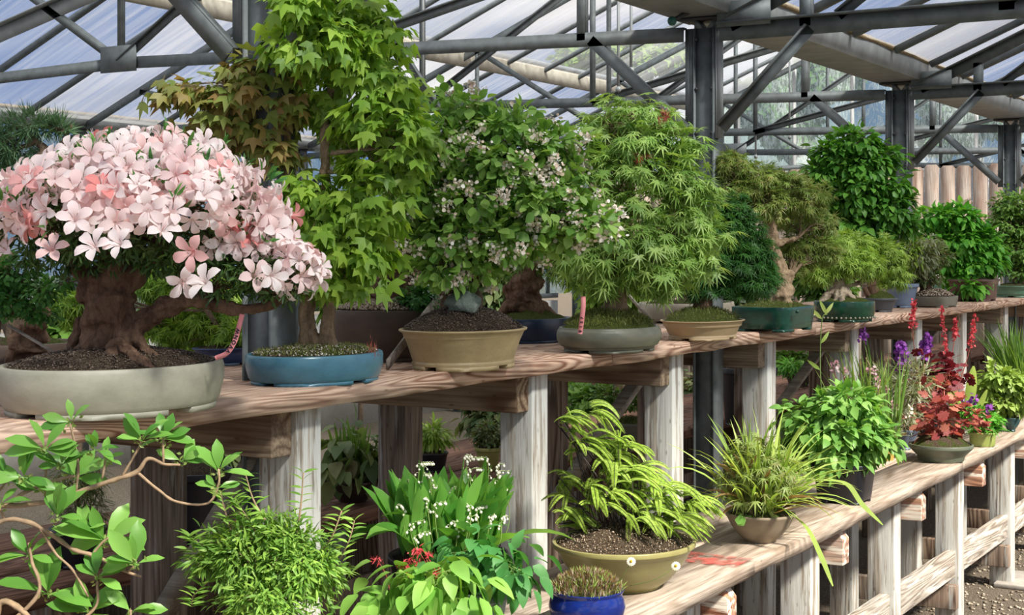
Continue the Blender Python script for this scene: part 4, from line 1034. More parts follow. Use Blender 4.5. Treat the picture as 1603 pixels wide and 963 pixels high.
g = Geo(); pts = np.vstack([f.p(1042, 183, -.1)+rng.normal(size=(6, 3))*.008, f.p(1000, 240, -.1)+rng.normal(size=(4, 3))*.01]); inst(g, 'palm', pts, runit(10), runit(10), f.m(16)); g.make('red_leaves', M['stemred'], f.root)
f.wood([[(960, 520, 30), (962, 490, 22), (966, 460, 15), (972, 420, 12), (975, 370, 10), (985, 300, 8), (990, 240, 6), (990, 190, 4)], [(966, 450, 10), (1000, 420, 8), (1040, 380, 6)], [(966, 445, 9), (930, 415, 7), (900, 395, 4)], [(945, 510, 12), (932, 525, 6)], [(975, 510, 12), (990, 520, 6)]], 'bark_tan', tw=24, remesh=.003)
lettered_tag('pink tape tag marked in black hanging upright over the olive oval pot', [f.p(913, 464, -.19), f.p(913, 480, -.20), f.p(911, 500, -.20), f.p(908, 523, -.195)], f.m(7.2), f, '0157', (.99, .58), .011, 0, 0)

# --- beige pot behind
h = Plant('bonsai', 'long low beige pot with dark foliage, half hidden behind the ochre oval pot', 'bonsai', 1075, 507, ZU, 150, 30, q=1.5, prof='tub', mat='beige_clay', soil='soil_moss', mound=.2, dep=6.1)
h.leaves('palm5', 'mid_leaf', [(1060, 430, 60, 36, .1), (1110, 420, 50, 40, .1)], 1500, 12, per=8)
h.wood([[(1080, 490, 8), (1075, 460, 6), (1070, 430, 5)]], 'bark', tw=14)
# --- dark crinkled maple
k = Plant('maple_bonsai', 'dense dark green crinkled-leaf maple bonsai in an ochre oval pot', 'bonsai', 1100, 534, ZU, 132, 30, q=1.4, prof='flare', mat='ochre_clay', soil='moss', mound=.75)
k.tuft('mossleaf', 1800, .009)
k.leaves('palm5', 'shishi_leaf', [(1150, 325, 30, 30), (1130, 360, 45, 36), (1165, 365, 34, 36), (1120, 400, 55, 36), (1165, 410, 45, 34), (1110, 440, 55, 28), (1165, 445, 50, 24), (1190, 435, 34, 22), (1190, 395, 22, 26), (1080, 450, 40, 20)], 6000, 14, per=9, droop=.5, up=.5, rand=.7, spread=1.0, rmin=.4)
k.wood([[(1098, 512, 26), (1098, 488, 16), (1100, 460, 12), (1110, 420, 10), (1130, 370, 7), (1145, 335, 4)], [(1078, 510, 9), (1092, 495, 10)], [(1122, 510, 8), (1106, 492, 10)]], 'bark_dark', tw=20)
g = Geo()
for i in range(40): p0 = k.p(1118+R.uniform(-6, 6), 498+R.uniform(-5, 5), -.04); g.tube([p0, p0+np.array([R.uniform(-.01, .01), R.uniform(-.01, .02), -.018])], .0009, 3)
g.make('red_roots', M['stemred'], k.root)

# --- threadleaf maple in green rectangle
l = Plant('maple_bonsai', 'airy olive-bronze threadleaf maple with a knobbly trunk in a green glazed rectangular pot', 'bonsai', 1211, 520, ZU, 134, 38, q=1.45, prof='rect', nexp=5.5, mat='green_glaze', soil='moss', mound=.30)
l.tuft('mossleaf', 1500, .009)
THR = [(1150, 262, 36, 20), (1190, 280, 45, 26), (1230, 290, 40, 24), (1265, 310, 40, 26), (1200, 320, 55, 28), (1250, 345, 50, 26), (1215, 365, 40, 24), (1290, 350, 28, 20), (1255, 385, 48, 24), (1240, 410, 40, 20), (1290, 395, 30, 22), (1160, 300, 34, 24), (1140, 250, 22, 14)]
THR = [(x, y, rx, ry, .10 if y > 340 else .0) for x, y, rx, ry in THR if (x, y) not in ((1215, 365),)]
l.leaves('palm5', 'threadleaf', THR, 6000, 12, per=9, droop=.35, up=.8, out=.7, rand=.7, spread=1.1)
l.wood([[(1218, 495, 26), (1222, 470, 18), (1226, 445, 14), (1218, 420, 12), (1208, 395, 12), (1206, 365, 11), (1202, 335, 9), (1205, 300, 6)], [(1208, 385, 8), (1228, 378, 5), (1250, 372, 3)], [(1202, 340, 6), (1180, 320, 4), (1160, 300, 3)], [(1225, 450, 8), (1240, 430, 5)]], 'bark_tan', tw=26, remesh=.004, wob=.8)
g = Geo(); g.beam(l.p(1163, 474, -.12), l.p(1164, 455, -.12), D3, .018, .003); g.make('plant_label', plain_mat('pale label', (.45, .6, .52)), l.root)
g = Geo(); g.ball(l.p(1248, 488, -.17), .007, 8, 6); g.make('pot_stud', M['green_glaze'], l.pot)

# --- green drum pot with gnarled roots
m_ = Plant('maple_bonsai', 'yellow-green maple bonsai with exposed gnarled roots in a deep green studded drum pot', 'bonsai', 1322, 505, ZU, 94, 32, q=1.15, prof='oval', mat='deep_green', soil='moss', mound=.35)
m_.leaves('palm5', 'yellowgreen_leaf', [(1280, 420, 36, 26), (1320, 410, 48, 28), (1350, 415, 42, 22), (1290, 425, 30, 14), (1270, 395, 34, 26), (1385, 400, 34, 36, .1), (1395, 430, 28, 22, .1), (1330, 385, 46, 26, .05)], 5200, 12, per=9, droop=.4)
m_.wood([[(1312, 478, 14), (1312, 455, 11), (1310, 430, 9), (1320, 400, 6)], [(1305, 455, 9), (1290, 470, 6, -.03), (1278, 480, 3, -.03)], [(1318, 452, 9), (1332, 466, 6, -.04), (1345, 478, 3, -.05)], [(1312, 455, 8), (1310, 470, 6, -.06), (1300, 480, 3, -.08)], [(1320, 450, 8), (1318, 468, 5, -.08), (1325, 480, 3, -.09)], [(1300, 450, 7), (1296, 436, 5)]], 'bark_pale', tw=20, remesh=.004, wob=.7)
for i in range(30):
    an = -math.pi*.95+i*math.pi*1.4/29; g = Geo(); g.ball((m_.c[0]+math.cos(an)*m_.W*1.0, m_.c[1]+math.sin(an)*m_.L*1.0, ZU+m_.h*.22), .0045, 6, 4); g.make('stud', M['celadon'], m_.pot)
# --- tall dark green tree
n_ = Plant('hornbeam_bonsai', 'tall rounded dark green bonsai rising above the row, in a small slate fluted round pot', 'bonsai', 1378, 489, ZU, 54, 22, q=1.0, prof='cone', mat='slate', soil='moss', mound=.6)
n_.leaves('ovate', 'hornbeam_leaf', [(1335, 225, 42, 24), (1305, 245, 36, 24), (1370, 250, 42, 28), (1340, 265, 60, 30), (1290, 275, 36, 22), (1395, 290, 34, 26), (1340, 305, 64, 34), (1310, 330, 44, 28), (1385, 325, 48, 32), (1345, 350, 60, 30), (1405, 350, 30, 26), (1360, 380, 50, 24), (1320, 370, 40, 24)], 5200, 15, per=8, droop=.35, up=.75, rmin=.4, spread=1.2)
n_.wood([[(1374, 480, 12), (1368, 455, 8), (1360, 420, 7), (1350, 380, 7), (1345, 320, 6), (1340, 260, 4), (1335, 215, 3)], [(1366, 470, 8), (1352, 450, 4)]], 'bark_dark', tw=22)
# --- pale blue pot
o_ = Plant('shrub_bonsai', 'small pale variegated shrub with twiggy stems in a light blue flared pot', 'bonsai', 1411, 490, ZU, 54, 38, q=1.0, prof='cone', mat='pale_blue', soil='gritsoil', mound=.1, dep=7.5)
o_.leaves('lance', 'yellowgreen_leaf', [(1395, 425, 24, 20), (1425, 400, 28, 30)], 900, 12, per=7)
o_.leaves('lance', 'grey_leaf', [(1440, 405, 26, 26), (1450, 380, 24, 18), (1425, 395, 22, 24)], 1300, 11, per=7, name='grey_foliage')
o_.wood([[(1412, 455, 3), (1415, 420, 2.5), (1425, 385, 2)], [(1408, 455, 3), (1402, 430, 2), (1396, 410, 1.5)], [(1416, 455, 2.5), (1432, 415, 2), (1446, 390, 1.5)]], 'bark_pale', tw=22)
# --- grey rectangular pot
p_ = Plant('bonsai', 'squat gnarled stump in a low grey rectangular tray with gravel', 'bonsai', 1462, 482, ZU, 76, 17, q=1.5, prof='rect', nexp=6, mat='grey_clay', soil='gritsoil', mound=.7)
p_.grit('grit_tan', 700, .012)
p_.leaves('small', 'dull_leaf', [(1445, 415, 30, 20), (1465, 400, 26, 22), (1450, 435, 26, 14)], 2200, 7, per=9)
p_.wood([[(1449, 465, 10), (1449, 450, 9), (1450, 435, 7), (1455, 415, 4)]], 'bark_dark', wob=.8, tw=14)
q_ = Plant('planter_pot', 'small green glazed pot tucked behind the grey rectangular tray', 'pot', 1478, 468, ZU, 36, 16, q=1.0, prof='oval', mat='jade', soil='gritsoil', mound=.9, dep=9.6)
q_.wood([[(1495, 420, 3), (1500, 380, 4), (1498, 335, 4), (1508, 318, 3), (1520, 311, 1.5)], [(1498, 340, 3), (1490, 325, 2.5), (1486, 318, 1)], [(1480, 452, 4), (1488, 435, 4), (1495, 418, 3)]], 'bark_pale', branches=False, name='deadwood')
# --- oxblood pot
r_ = Plant('beech_bonsai', 'dense bright green bonsai in a red-brown square pot', 'bonsai', 1524, 472, ZU, 84, 34, q=1.3, prof='lipped', nexp=4, mat='oxblood', soil='soil', mound=.3)
r_.leaves('ovate', 'bright_leaf', [(1465, 345, 34, 20), (1500, 345, 36, 22), (1460, 375, 32, 22), (1500, 380, 46, 28), (1540, 385, 32, 26), (1480, 405, 40, 22), (1530, 415, 42, 24), (1510, 430, 44, 18), (1555, 400, 22, 18), (1520, 450, 22, 14, -.12)], 5200, 13, per=8, rmin=.3)
r_.wood([[(1520, 455, 8), (1518, 430, 6), (1508, 400, 5), (1500, 360, 3)]], 'bark', tw=20)
# --- jade pot at right edge
s_ = Plant('elm_bonsai', 'rounded green bonsai at the right edge in a shallow jade oval pot', 'bonsai', 1592, 466, ZU, 80, 18, q=1.3, prof='lipped', mat='jade', soil='soil_moss', mound=.3)
s_.leaves('small', 'mid_leaf', [(1590, 320, 40, 24), (1575, 350, 38, 28), (1610, 355, 40, 34), (1590, 390, 48, 30), (1560, 400, 26, 20), (1620, 410, 30, 24), (1600, 425, 36, 14)], 7000, 8, per=9)
s_.wood([[(1592, 450, 8), (1594, 420, 6), (1590, 370, 5), (1595, 330, 3)]], 'bark', tw=20)
g = Geo(); g.beam(s_.p(1564, 452, -.1), s_.p(1563, 425, -.1), D3, .012, .003); g.make('plant_label', plain_mat('white label', (.75, .75, .72)), s_.root)
t = Plant('planter_pot', 'plain brown clay pot standing behind the jade oval pot', 'pot', 1600, 460, ZU, 64, 28, q=1.0, prof='lipped', mat='brown_clay', dep=11.4)
t.leaves('small', 'dull_leaf', [(1600, 415, 30, 18)], 800, 8, per=8); t.wood([[(1600, 440, 3), (1600, 415, 2)]], 'bark', tw=10)

# --- far left, behind the azalea
u = Plant('pine_bonsai', 'dark-needled pine bonsai rising at the upper left behind the azalea', 'bonsai', 30, 600, ZU, 190, 60, q=1.2, prof='tub', mat='brown_clay', soil='soil_moss', mound=.2, dep=3.35)
u.leaves('needle', 'pine_needle', [(45, 195, 50, 22), (90, 200, 30, 16), (20, 225, 40, 30), (15, 270, 34, 30), (60, 250, 30, 16, .1), (-20, 240, 40, 60)], 4200, 24, per=14, out=.9, rand=.9, droop=-.25, spread=.35, name='needles')
u.wood([[(30, 570, 20), (20, 500, 17), (5, 420, 15), (-5, 350, 13), (20, 290, 10), (55, 255, 9), (70, 240, 8), (58, 222, 6), (40, 215, 4)], [(70, 240, 6), (90, 232, 4), (105, 210, 3), (112, 195, 2)], [(60, 222, 4), (40, 228, 3), (20, 235, 2)]], 'bark', tw=26, wob=.6)
v = Plant('boxwood_bonsai', 'small-leaved green bonsai at the left edge in a red pot', 'bonsai', -20, 592, ZU, 90, 50, q=1.1, prof='lipped', mat='red_plastic', soil='soil', mound=.2, dep=2.95)
v.leaves('small', 'small_leaf', [(30, 430, 50, 24), (70, 455, 36, 18, -.05), (20, 470, 50, 26), (60, 490, 32, 16), (-20, 440, 50, 60), (100, 440, 22, 8, -.1)], 3400, 11, per=8, up=.6, spread=1.3)
v.wood([[(-20, 560, 12), (-10, 520, 9), (5, 480, 6), (40, 460, 4), (80, 450, 2.5), (125, 438, 1.2)]], 'bark', tw=26)
w2 = Plant('rough_stump', 'rough dark reddish stump-like bonsai trunk between the red pot and the azalea pot', 'bonsai', 42, 600, ZU, 130, 30, q=1.0, prof='bowl', mat='dark_bowl', dep=3.15)
w2.wood([[(45, 590, 30), (42, 560, 30), (45, 535, 26), (60, 505, 18), (68, 480, 10), (72, 465, 5)], [(25, 585, 14), (35, 555, 18)]], 'bark_dark', remesh=.004, wob=1.2, branches=False)
x_ = Plant('maple_bonsai', 'leafy green maple in an indigo oval pot glimpsed beneath the azalea branch', 'bonsai', 352, 573, ZU, 100, 27, q=1.3, prof='lipped', mat='pale_blue', soil='soil', mound=.2)
x_.leaves('palm5', 'trident_leaf', [(300, 460, 60, 34, .1), (250, 440, 50, 34, .15), (340, 500, 50, 26, .05), (290, 520, 50, 26, .1), (360, 525, 34, 18), (240, 500, 40, 30, .15), (110, 480, 30, 30, .1)], 3000, 19, per=7, droop=.4)
x_.wood([[(350, 552, 6), (345, 520, 5), (320, 480, 4), (300, 450, 3)]], 'bark', tw=20)
M['pot_blue'] = glaze_mat('indigo glaze', (.04, .07, .17), (.03, .05, .12)); x_.pot.data.materials[0] = M['pot_blue']
# plants on the row of ground behind the benches, seen through gaps
for i, (px, py, dep, rx, ry, mt, tl_) in enumerate([(120, 520, 5.6, 90, 60, 'mid_leaf', 'dim green shrub low behind the azalea trunk'), (330, 480, 6.2, 90, 70, 'yellowgreen_leaf', 'yellow-green shrub behind the indigo pot'),
    (560, 440, 6.6, 70, 60, 'mid_leaf', 'green shrub behind the rough-trunked bonsai'), (760, 440, 7.4, 60, 50, 'dull_leaf', 'dull green shrub behind the crab apple'), (960, 440, 8.6, 60, 50, 'yellowgreen_leaf', 'yellow-green shrub behind the palmate maple'),
    (1130, 440, 10.4, 60, 44, 'dull_leaf', 'dull green shrub behind the dark crinkled maple'), (1290, 440, 12., 60, 40, 'mid_leaf', 'green shrub behind the studded drum pot')]+[(350, 680, 6.3, 60, 36, 'dull_leaf', 'shadowed shrub seen under the tall bench just left of the first white post'), (780, 650, 7.3, 60, 40, 'dull_leaf', 'dim shrub seen under the tall bench above the yellow-green pot'),
    (920, 640, 8.7, 60, 40, 'mid_leaf', 'green shrub seen under the tall bench behind the maidenhair fern'), (1120, 612, 10.4, 50, 40, 'dull_leaf', 'dim shrub seen under the tall bench behind the forest grass'), (1240, 580, 12.3, 40, 34, 'mid_leaf', 'green shrub seen under the tall bench behind the leafy herb')]):
    z = Plant('potted_shrub', tl_, 'shrub', px, 600, 0, 90*6/dep, 60*6/dep, q=1.0, prof='nursery', mat='black_plastic', dep=dep)
    z.leaves('ovate', mt, [(px, py, rx, ry, 0, .8), (px, py+ry*.8, rx*.7, ry*.6, 0, .8)], 1500, 20*6/dep+4, per=7)
    bz = HY+(EZ-.5)*F/z.D
    z.wood([[(px, bz, 6), (px+5, (bz+py)/2, 4), (px, py, 3)]], 'bark', tw=12)

# ================================================================== lower bench
# foreground twiggy shrub at the lower left
A = Plant('potted_shrub', 'open twiggy shrub with large glossy leaves reaching in from the lower left corner', 'shrub', 40, 1290, ZL, 230, 110, q=1.1, prof='nursery', mat='black_plastic', soil='soil')
brs = [[(40, 1200, 9), (20, 1080, 8), (-10, 980, 7), (-40, 880, 6), (-15, 800, 4.5), (35, 791, 4), (90, 782, 4), (138, 765, 4), (180, 751, 3.8), (214, 739, 3.8), (232, 718, 3), (258, 727, 2.5), (282, 728, 2)],
 [(214, 739, 2.6), (249, 768, 2.2), (277, 786, 2.1), (325, 788, 2), (342, 758, 2), (342, 734, 1.8)], [(-40, 860, 5), (0, 817, 4), (41, 817, 3.8), (76, 834, 3.6), (114, 860, 3.4), (152, 872, 3), (194, 894, 2.4), (221, 903, 1.8)],
 [(60, 822, 2.5), (86, 865, 2.2), (114, 893, 2), (138, 934, 1.8)], [(-10, 1000, 6), (0, 945, 5), (31, 953, 5), (60, 985, 4)], [(10, 790, 3), (45, 768, 3), (104, 748, 2.6), (118, 746, 2)], [(75, 785, 2), (72, 745, 2), (75, 712, 1.8)],
 [(120, 770, 2), (122, 720, 2), (110, 665, 1.8)], [(190, 748, 2), (215, 705, 2), (222, 690, 1.6)], [(256, 725, 2), (255, 700, 1.8), (256, 685, 1.4)], [(141, 872, 2), (160, 850, 2), (170, 842, 1.6)], [(200, 895, 2), (212, 885, 1.6)], [(0, 990, 4), (60, 930, 3), (50, 880, 2.5), (45, 850, 2)],
 [(60, 1080, 4), (110, 990, 3), (150, 950, 2.4), (152, 910, 2)], [(160, 1000, 3), (200, 970, 2), (205, 955, 1.8)], [(160, 750, 2), (165, 720, 1.6)], [(10, 818, 2), (-5, 780, 2), (12, 750, 1.6)]]
A.wood(brs, 'twig', branches=False, wob=.5, nseg=7, name='branches', k=6)
ros = [(38, 748, 44, 5), (70, 705, 46, 6), (112, 662, 36, 3), (150, 705, 30, 5), (165, 720, 26, 4), (222, 690, 40, 6), (256, 688, 34, 6), (285, 722, 30, 4), (342, 740, 42, 5), (340, 765, 26, 3), (165, 848, 66, 6), (212, 884, 50, 6), (45, 870, 46, 5), (75, 930, 60, 6), (152, 905, 44, 5),
       (205, 958, 42, 4), (12, 752, 40, 5), (90, 810, 44, 5), (118, 748, 48, 5), (0, 790, 36, 4), (130, 830, 34, 5), (95, 730, 36, 6), (140, 960, 50, 5), (60, 770, 34, 4)]
g = Geo(); gb = Geo()
for (px, py, L2, n) in ros:
    c0 = A.p(px, py, R.uniform(-.03, .03)); 
    for j in range(n+2):
        an = R.uniform(-.4, math.pi+.4); dr = R3*math.cos(an)+Z3*(math.sin(an)*.9+.15)+D3*R.uniform(-.6, .35)
        inst(g, 'obov', [c0+dr*A.m(4)], [dr], [(-D3*.7+Z3*.8+runit(1)[0]*.5)], A.m(L2)*R.uniform(.8, 1.3))
    q = rng.normal(size=(14, 3))*A.m(6)+c0; inst(gb, 'small', q, runit(14), runit(14), A.m(9))
g.make('foliage', M['fg_leaf'], A.root, smooth=True); gb.make('buds', M['olive_leaf'], A.root)['kind'] = 'stuff'
# fine-leaved shrub
B = Plant('potted_shrub', 'bushy fine-leaved green shrub with upright whippy shoots, left of the lily of the valley', 'shrub', 420, 1150, ZL, 170, 100, q=1.1, prof='nursery', mat='black_plastic')
BC = [(420, 890, 100, 60), (370, 870, 60, 50, -.02), (470, 880, 62, 50, -.03), (400, 835, 60, 36), (450, 845, 60, 34), (420, 940, 90, 40, -.05), (500, 900, 40, 36), (330, 870, 34, 36)]
B.leaves('lance', 'fine_leaf', BC, 7000, 18, per=8, droop=.1, up=.5, out=.6, rand=.75, spread=1.6, rmin=.2)
sh = [[(370, 860, 2), (352, 800, 1.5), (345, 770, 1)], [(440, 850, 2), (400, 790, 1.5), (385, 745, 1)], [(460, 860, 2), (470, 800, 1.5), (475, 740, 1)], [(500, 870, 2), (520, 840, 1.5), (535, 800, 1)], [(350, 880, 1.5), (310, 850, 1.2), (295, 840, .8)], [(340, 900, 1.5), (305, 930, 1.2), (300, 950, .8)], [(520, 900, 1.5), (545, 850, 1.2), (555, 815, .8)], [(410, 850, 2), (380, 800, 1.2), (362, 778, .8)]]
g = Geo()
for s0 in sh:
    q = spline([B.p(x, y, -.04) for x, y, r in s0], 5)
    for i in range(3, len(q)):
        for sg in (-1, 1): inst(g, 'lance', [q[i]], [R3*sg+Z3*.7+runit(1)[0]*.4], [Z3-D3*.4+runit(1)[0]*.4], B.m(R.uniform(18, 26)))
g.make('shoot_leaves', M['fine_leaf'], B.root)
B.wood([[(420, 1080, 8), (415, 1000, 6), (420, 930, 5), (430, 870, 3)], [(425, 1050, 5), (450, 960, 4), (470, 890, 2)], [(415, 1050, 5), (385, 960, 4), (365, 880, 2)]]+sh, 'twig', tw=40)

# lily of the valley
C = Plant('lily_of_the_valley', 'clump of lily of the valley with broad upright leaves and hanging white bells', 'potted plant', 702, 1030, ZL, 190, 110, q=1.1, prof='nursery', mat='black_plastic', dep=3.38)
C.blades('lily_leaf', 95, 122, 27, lean=.42, droop=.35, spread=.75, seg=7, peak=.55, name='leaves', jit=.25)
C.blades('lily_leaf', 26, 140, 32, lean=.95, droop=.7, spread=.8, seg=7, peak=.55, name='outer_leaves', jit=.25)
for i in range(26):
    x0 = (625+(i*13.3) % 180)+R.uniform(-5, 5); top = R.uniform(702, 760) if i < 14 else R.uniform(770, 830); x1 = 700+(x0-700)*1.0; dd = R.uniform(-.10, .06) if top < 765 else -.13
    q = spline([C.p(700+(x0-700)*.5, 900, dd*.5), C.p(x0, (top+900)/2, dd), C.p(x1+R.uniform(-8, 8), top+12, dd), C.p(x1+R.choice([-14, 14]), top+4, dd)], 6)
    g = Geo(); g.tube(q, C.m(.7), 4); st = g.make('flower_stalk', M['stemgreen'], C.root); g = Geo(); n = len(q)
    for j in range(9):
        p0 = q[n-1-j]+R3*R.uniform(-1, 1)*C.m(6)-Z3*C.m(3); rr_ = C.m(R.uniform(1.6, 2.5)); g.ball(p0, rr_, 7, 5, (1, 1, 1.1))
        g.tube([p0+Z3*rr_, (p0+q[n-1-j])/2+Z3*C.m(3), q[n-1-j]], C.m(.35), 3, cap=False)
    g.make('bell_flowers', M['bell_white'], st, smooth=True)
# epimedium pot
E = Plant('epimedium', 'heart-leaved bright green perennial with small red flowers in a grey-green ribbed pot', 'potted plant', 735, 1034, ZL, 130, 106, q=1.0, prof='cone', mat='verdigris', soil='gritsoil', mound=.1)
ep = [(620, 920, 50, 26, -.12), (660, 905, 55, 30, -.16), (600, 945, 40, 24, -.12), (700, 930, 50, 40, -.2), (650, 955, 60, 26, -.2), (690, 890, 40, 24, -.15), (715, 960, 40, 24, -.2)]
E.leaves('ovate', 'epi_leaf', ep, 230, 44, per=5, droop=.75, up=.7, out=.5, rand=.5, spread=1.3, rmin=.5, jit=.25)
E.leaves('ovate', 'epi_dark', [(740, 860, 55, 24, -.02), (780, 870, 45, 24, -.05), (700, 865, 40, 20), (800, 900, 34, 20, -.08), (830, 905, 22, 14, -.1), (760, 895, 40, 22, -.05)], 200, 34, per=5, droop=.6, up=.8, out=.5, rand=.5, spread=1.3, rmin=.4, name='darker_leaves', jit=.25)
E.wood([[(735, 935, 3), (700, 920, 2), (660, 910, 1.5)], [(735, 935, 3), (760, 890, 2), (790, 880, 1.5)], [(735, 935, 3), (720, 900, 2), (700, 880, 1.4)]], 'stemgreen', tw=20, thick=.9, twr=.7, name='stems')
for (x, y, x0, y0) in ((590, 875, 610, 925), (632, 885, 640, 930), (668, 870, 690, 925), (678, 895, 690, 930), (645, 876, 660, 930), (655, 862, 680, 920)):
    s0 = E.line('stemred', [(x0, y0, -.14), ((x+x0)/2+4, (y+y0)/2, -.14), (x, y, -.14)], .9, 'flower_stem'); g = Geo(); nn = 26
    inst(g, 'lance', E.p(x, y, -.14)+rng.normal(size=(nn, 3))*[E.m(6), E.m(4), E.m(3)], runit(nn)-[0, 0, .5], runit(nn), E.m(9)); g.make('flower', M['red_petal'], s0)
# cobalt bowl
Gp = Plant('potted_moss', 'small cobalt blue glazed bowl of dry moss and tiny succulents', 'potted plant', 919, 992, ZL, 120, 62, q=1.0, prof='globe', mat='cobalt', soil='moss', mound=.45, feet=False, fill=.93)
Gp.tuft('lime_leaf', 500, .016, .98); Gp.blades('brown_leaf', 650, 15, 2.2, lean=.5, droop=.2, spread=.9, seg=2, name='dry_tips')
Gp.blades('grit_tan', 800, 13, 2.4, lean=.5, droop=.1, spread=.95, seg=2, name='dry_moss_stems')
for (x, y, x0, y0) in ((988, 879, 965, 912), (1058, 886, 1010, 912)):
    s0 = Gp.line('stemgreen', [(x0-25, y0+5, -.03), (x0, y0, -.06), ((x+x0)/2, (y+y0)/2+4, -.08), (x, y, -.09)], .6, 'daisy_stem')
    g = Geo(); nn = 15; an = np.arange(nn)*2*math.pi/nn; c0 = Gp.p(x, y, -.09)
    nrm = -D3*.9+Z3*.45-R3*.1; nrm /= np.linalg.norm(nrm); xx = np.cross(nrm, Z3); xx /= np.linalg.norm(xx); yy_ = np.cross(nrm, xx)
    inst(g, 'oval', np.repeat([c0], nn, 0), np.cos(an)[:, None]*xx+np.sin(an)[:, None]*yy_, np.repeat([nrm], nn, 0), Gp.m(7.5)); f0 = g.make('daisy', M['bell_white'], s0)
    g = Geo(); g.ball(c0+nrm*.0008, Gp.m(2.4), 7, 5); g.make('daisy_centre', M['yellow_centre'], s0)
# maidenhair fern
H = Plant('maidenhair_fern', 'yellow-green maidenhair fern spilling right from a wide olive bowl', 'fern', 977, 930, ZL, 220, 72, q=1.1, prof='bowlwide', mat='olive_green', soil='soil', mound=.48, feet=False)
H.grit('grit_tan', 1300, .0042)
FC = [(930, 690, 50, 26), (960, 720, 55, 30), (900, 660, 30, 26), (1000, 750, 60, 34, -.04), (1050, 770, 55, 32, -.04), (1090, 790, 34, 24), (950, 770, 55, 34, -.05), (1010, 800, 70, 28, -.06), (900, 760, 40, 50, .04), (900, 810, 36, 26), (1060, 815, 45, 24, -.05), (985, 690, 34, 20), (950, 640, 26, 18)]
fr, O = H.sample(FC, 250, .15); g = Geo(); gs = Geo(); crown = H.p(975, 838, 0)
for i in range(len(fr)):
    p0 = fr[i]; dr = O[i]*np.array([1, 1, .3])+R3*.75+Z3*.05+runit(1)[0]*.35; dr /= np.linalg.norm(dr); n = 32; L2 = H.m(R.uniform(46, 80)); q = []; pp = p0-dr*L2*.45; d_ = dr+Z3*.35
    for j in range(n): q.append(pp.copy()); pp = pp+d_/np.linalg.norm(d_)*L2/n; d_ = d_-Z3*.055
    q = np.array(q); g_t = np.gradient(q, axis=0); g_t /= np.linalg.norm(g_t, axis=1)[:, None]; up = Z3*.9-D3*.35+runit(1)[0]*.3; sd = np.cross(g_t, up); sd /= np.linalg.norm(sd, axis=1)[:, None]
    w_ = H.m(6.5)*np.sin(np.pi*np.clip(np.linspace(.12, .96, n), 0, 1))**.6
    for s2 in (-1, 1): inst(g, 'small', q, sd*s2+g_t*.35-Z3*.1, np.repeat([up], n, 0), w_)
    gs.tube(q[::4], H.m(.45), 3, cap=False)
    if i % 3 == 0: b0 = crown+np.array([R.uniform(-.07, .07), R.uniform(-.08, .08), -.02]); gs.tube(spline([b0, (b0+q[0])/2+Z3*.02+runit(1)[0]*.01, q[0]], 4), H.m(.8), 4, cap=False)
g.make('fronds', M['fern_leaf'], H.root); gs.make('stems', M['stemblack'], H.root)
for (x, y) in ((1085, 855), (1105, 870)):
    pass
# grass and yellow leaves bowl
I = Plant('forest_grass', 'pale grass with olive and brown-tinged leaves in a small taupe bowl', 'potted plant', 1190, 852, ZL, 108, 46, q=1.0, prof='bowl', mat='taupe', soil='soil_moss', mound=.25, feet=False)
I.blades('grass_leaf', 120, 150, 5, lean=.75, droop=.75, spread=.6, name='grass', seg=7)
I.blades('grass_leaf', 80, 140, 5, lean=.9, droop=.8, spread=.6, name='arching_grass', seg=7, bias=(.7, 0))
I.leaves('palm5', 'olive_leaf', [(1190, 730, 55, 30, -.03), (1160, 750, 40, 26), (1220, 745, 40, 26), (1200, 770, 40, 20, -.05), (1185, 700, 40, 22), (1175, 780, 40, 16, -.08), (1200, 740, 50, 30, -.07)], 620, 19, per=6, droop=.6)
I.blades('brown_leaf', 26, 105, 13, lean=.9, droop=.9, spread=.6, name='brown_leaves', seg=6)
I.wood([[(1190+dx*.3, 825, 1.4), (1190+dx, 740, 1)] for dx in range(-50, 60, 9)], 'twig', branches=False, name='stems')
I.leaves('round', 'basil_leaf', [(1168, 806, 12, 8, -.09)], 8, 14, per=2, name='round_leaves')
for pts in ([(1200, 810, -.02), (1260, 760, -.1), (1320, 755, -.16), (1350, 790, -.2), (1382, 822, -.22)], [(1230, 800, -.04), (1262, 825, -.12), (1285, 870, -.2), (1304, 918, -.24)]):
    q = spline([I.p(*p0) for p0 in pts], 6); g = Geo(); V = []
    for i_, p0 in enumerate(q):
        w_ = I.m(9)*math.sin(math.pi*(.04+.94*i_/(len(q)-1)))**.7*(i_/(len(q)-1)+.2); V += [p0-R3*w_/2-Z3*w_*.2, p0+R3*w_/2+Z3*w_*.2]
    g.add(V, [(2*i_, 2*i_+1, 2*i_+3, 2*i_+2) for i_ in range(len(q)-1)]); g.make('trailing_blade', M['grass_leaf'], I.root)
# black nursery pot
J = Plant('potted_herb', 'leafy mid-green herb in a black plastic square nursery pot', 'potted plant', 1322, 790, ZL, 104, 62, q=1.0, prof='nursery', nexp=5, mat='black_plastic', soil='soil', mound=.1)
J.leaves('ovate', 'basil_leaf', [(1310, 640, 60, 26), (1260, 650, 38, 26), (1350, 650, 46, 28), (1300, 680, 72, 32, -.04), (1350, 690, 50, 30, -.04), (1260, 685, 40, 26), (1310, 715, 62, 22, -.05), (1370, 690, 26, 26), (1330, 625, 40, 18)], 1700, 21, per=6, droop=.3, up=.7, rmin=.2)
J.wood([[(1322+dx*.4, 742, 1.6), (1315+dx, 665, 1.2)] for dx in (-60, -40, -22, -6, 12, 30, 46)], 'stemgreen', tw=12, thick=.9, twr=.6, name='stems')
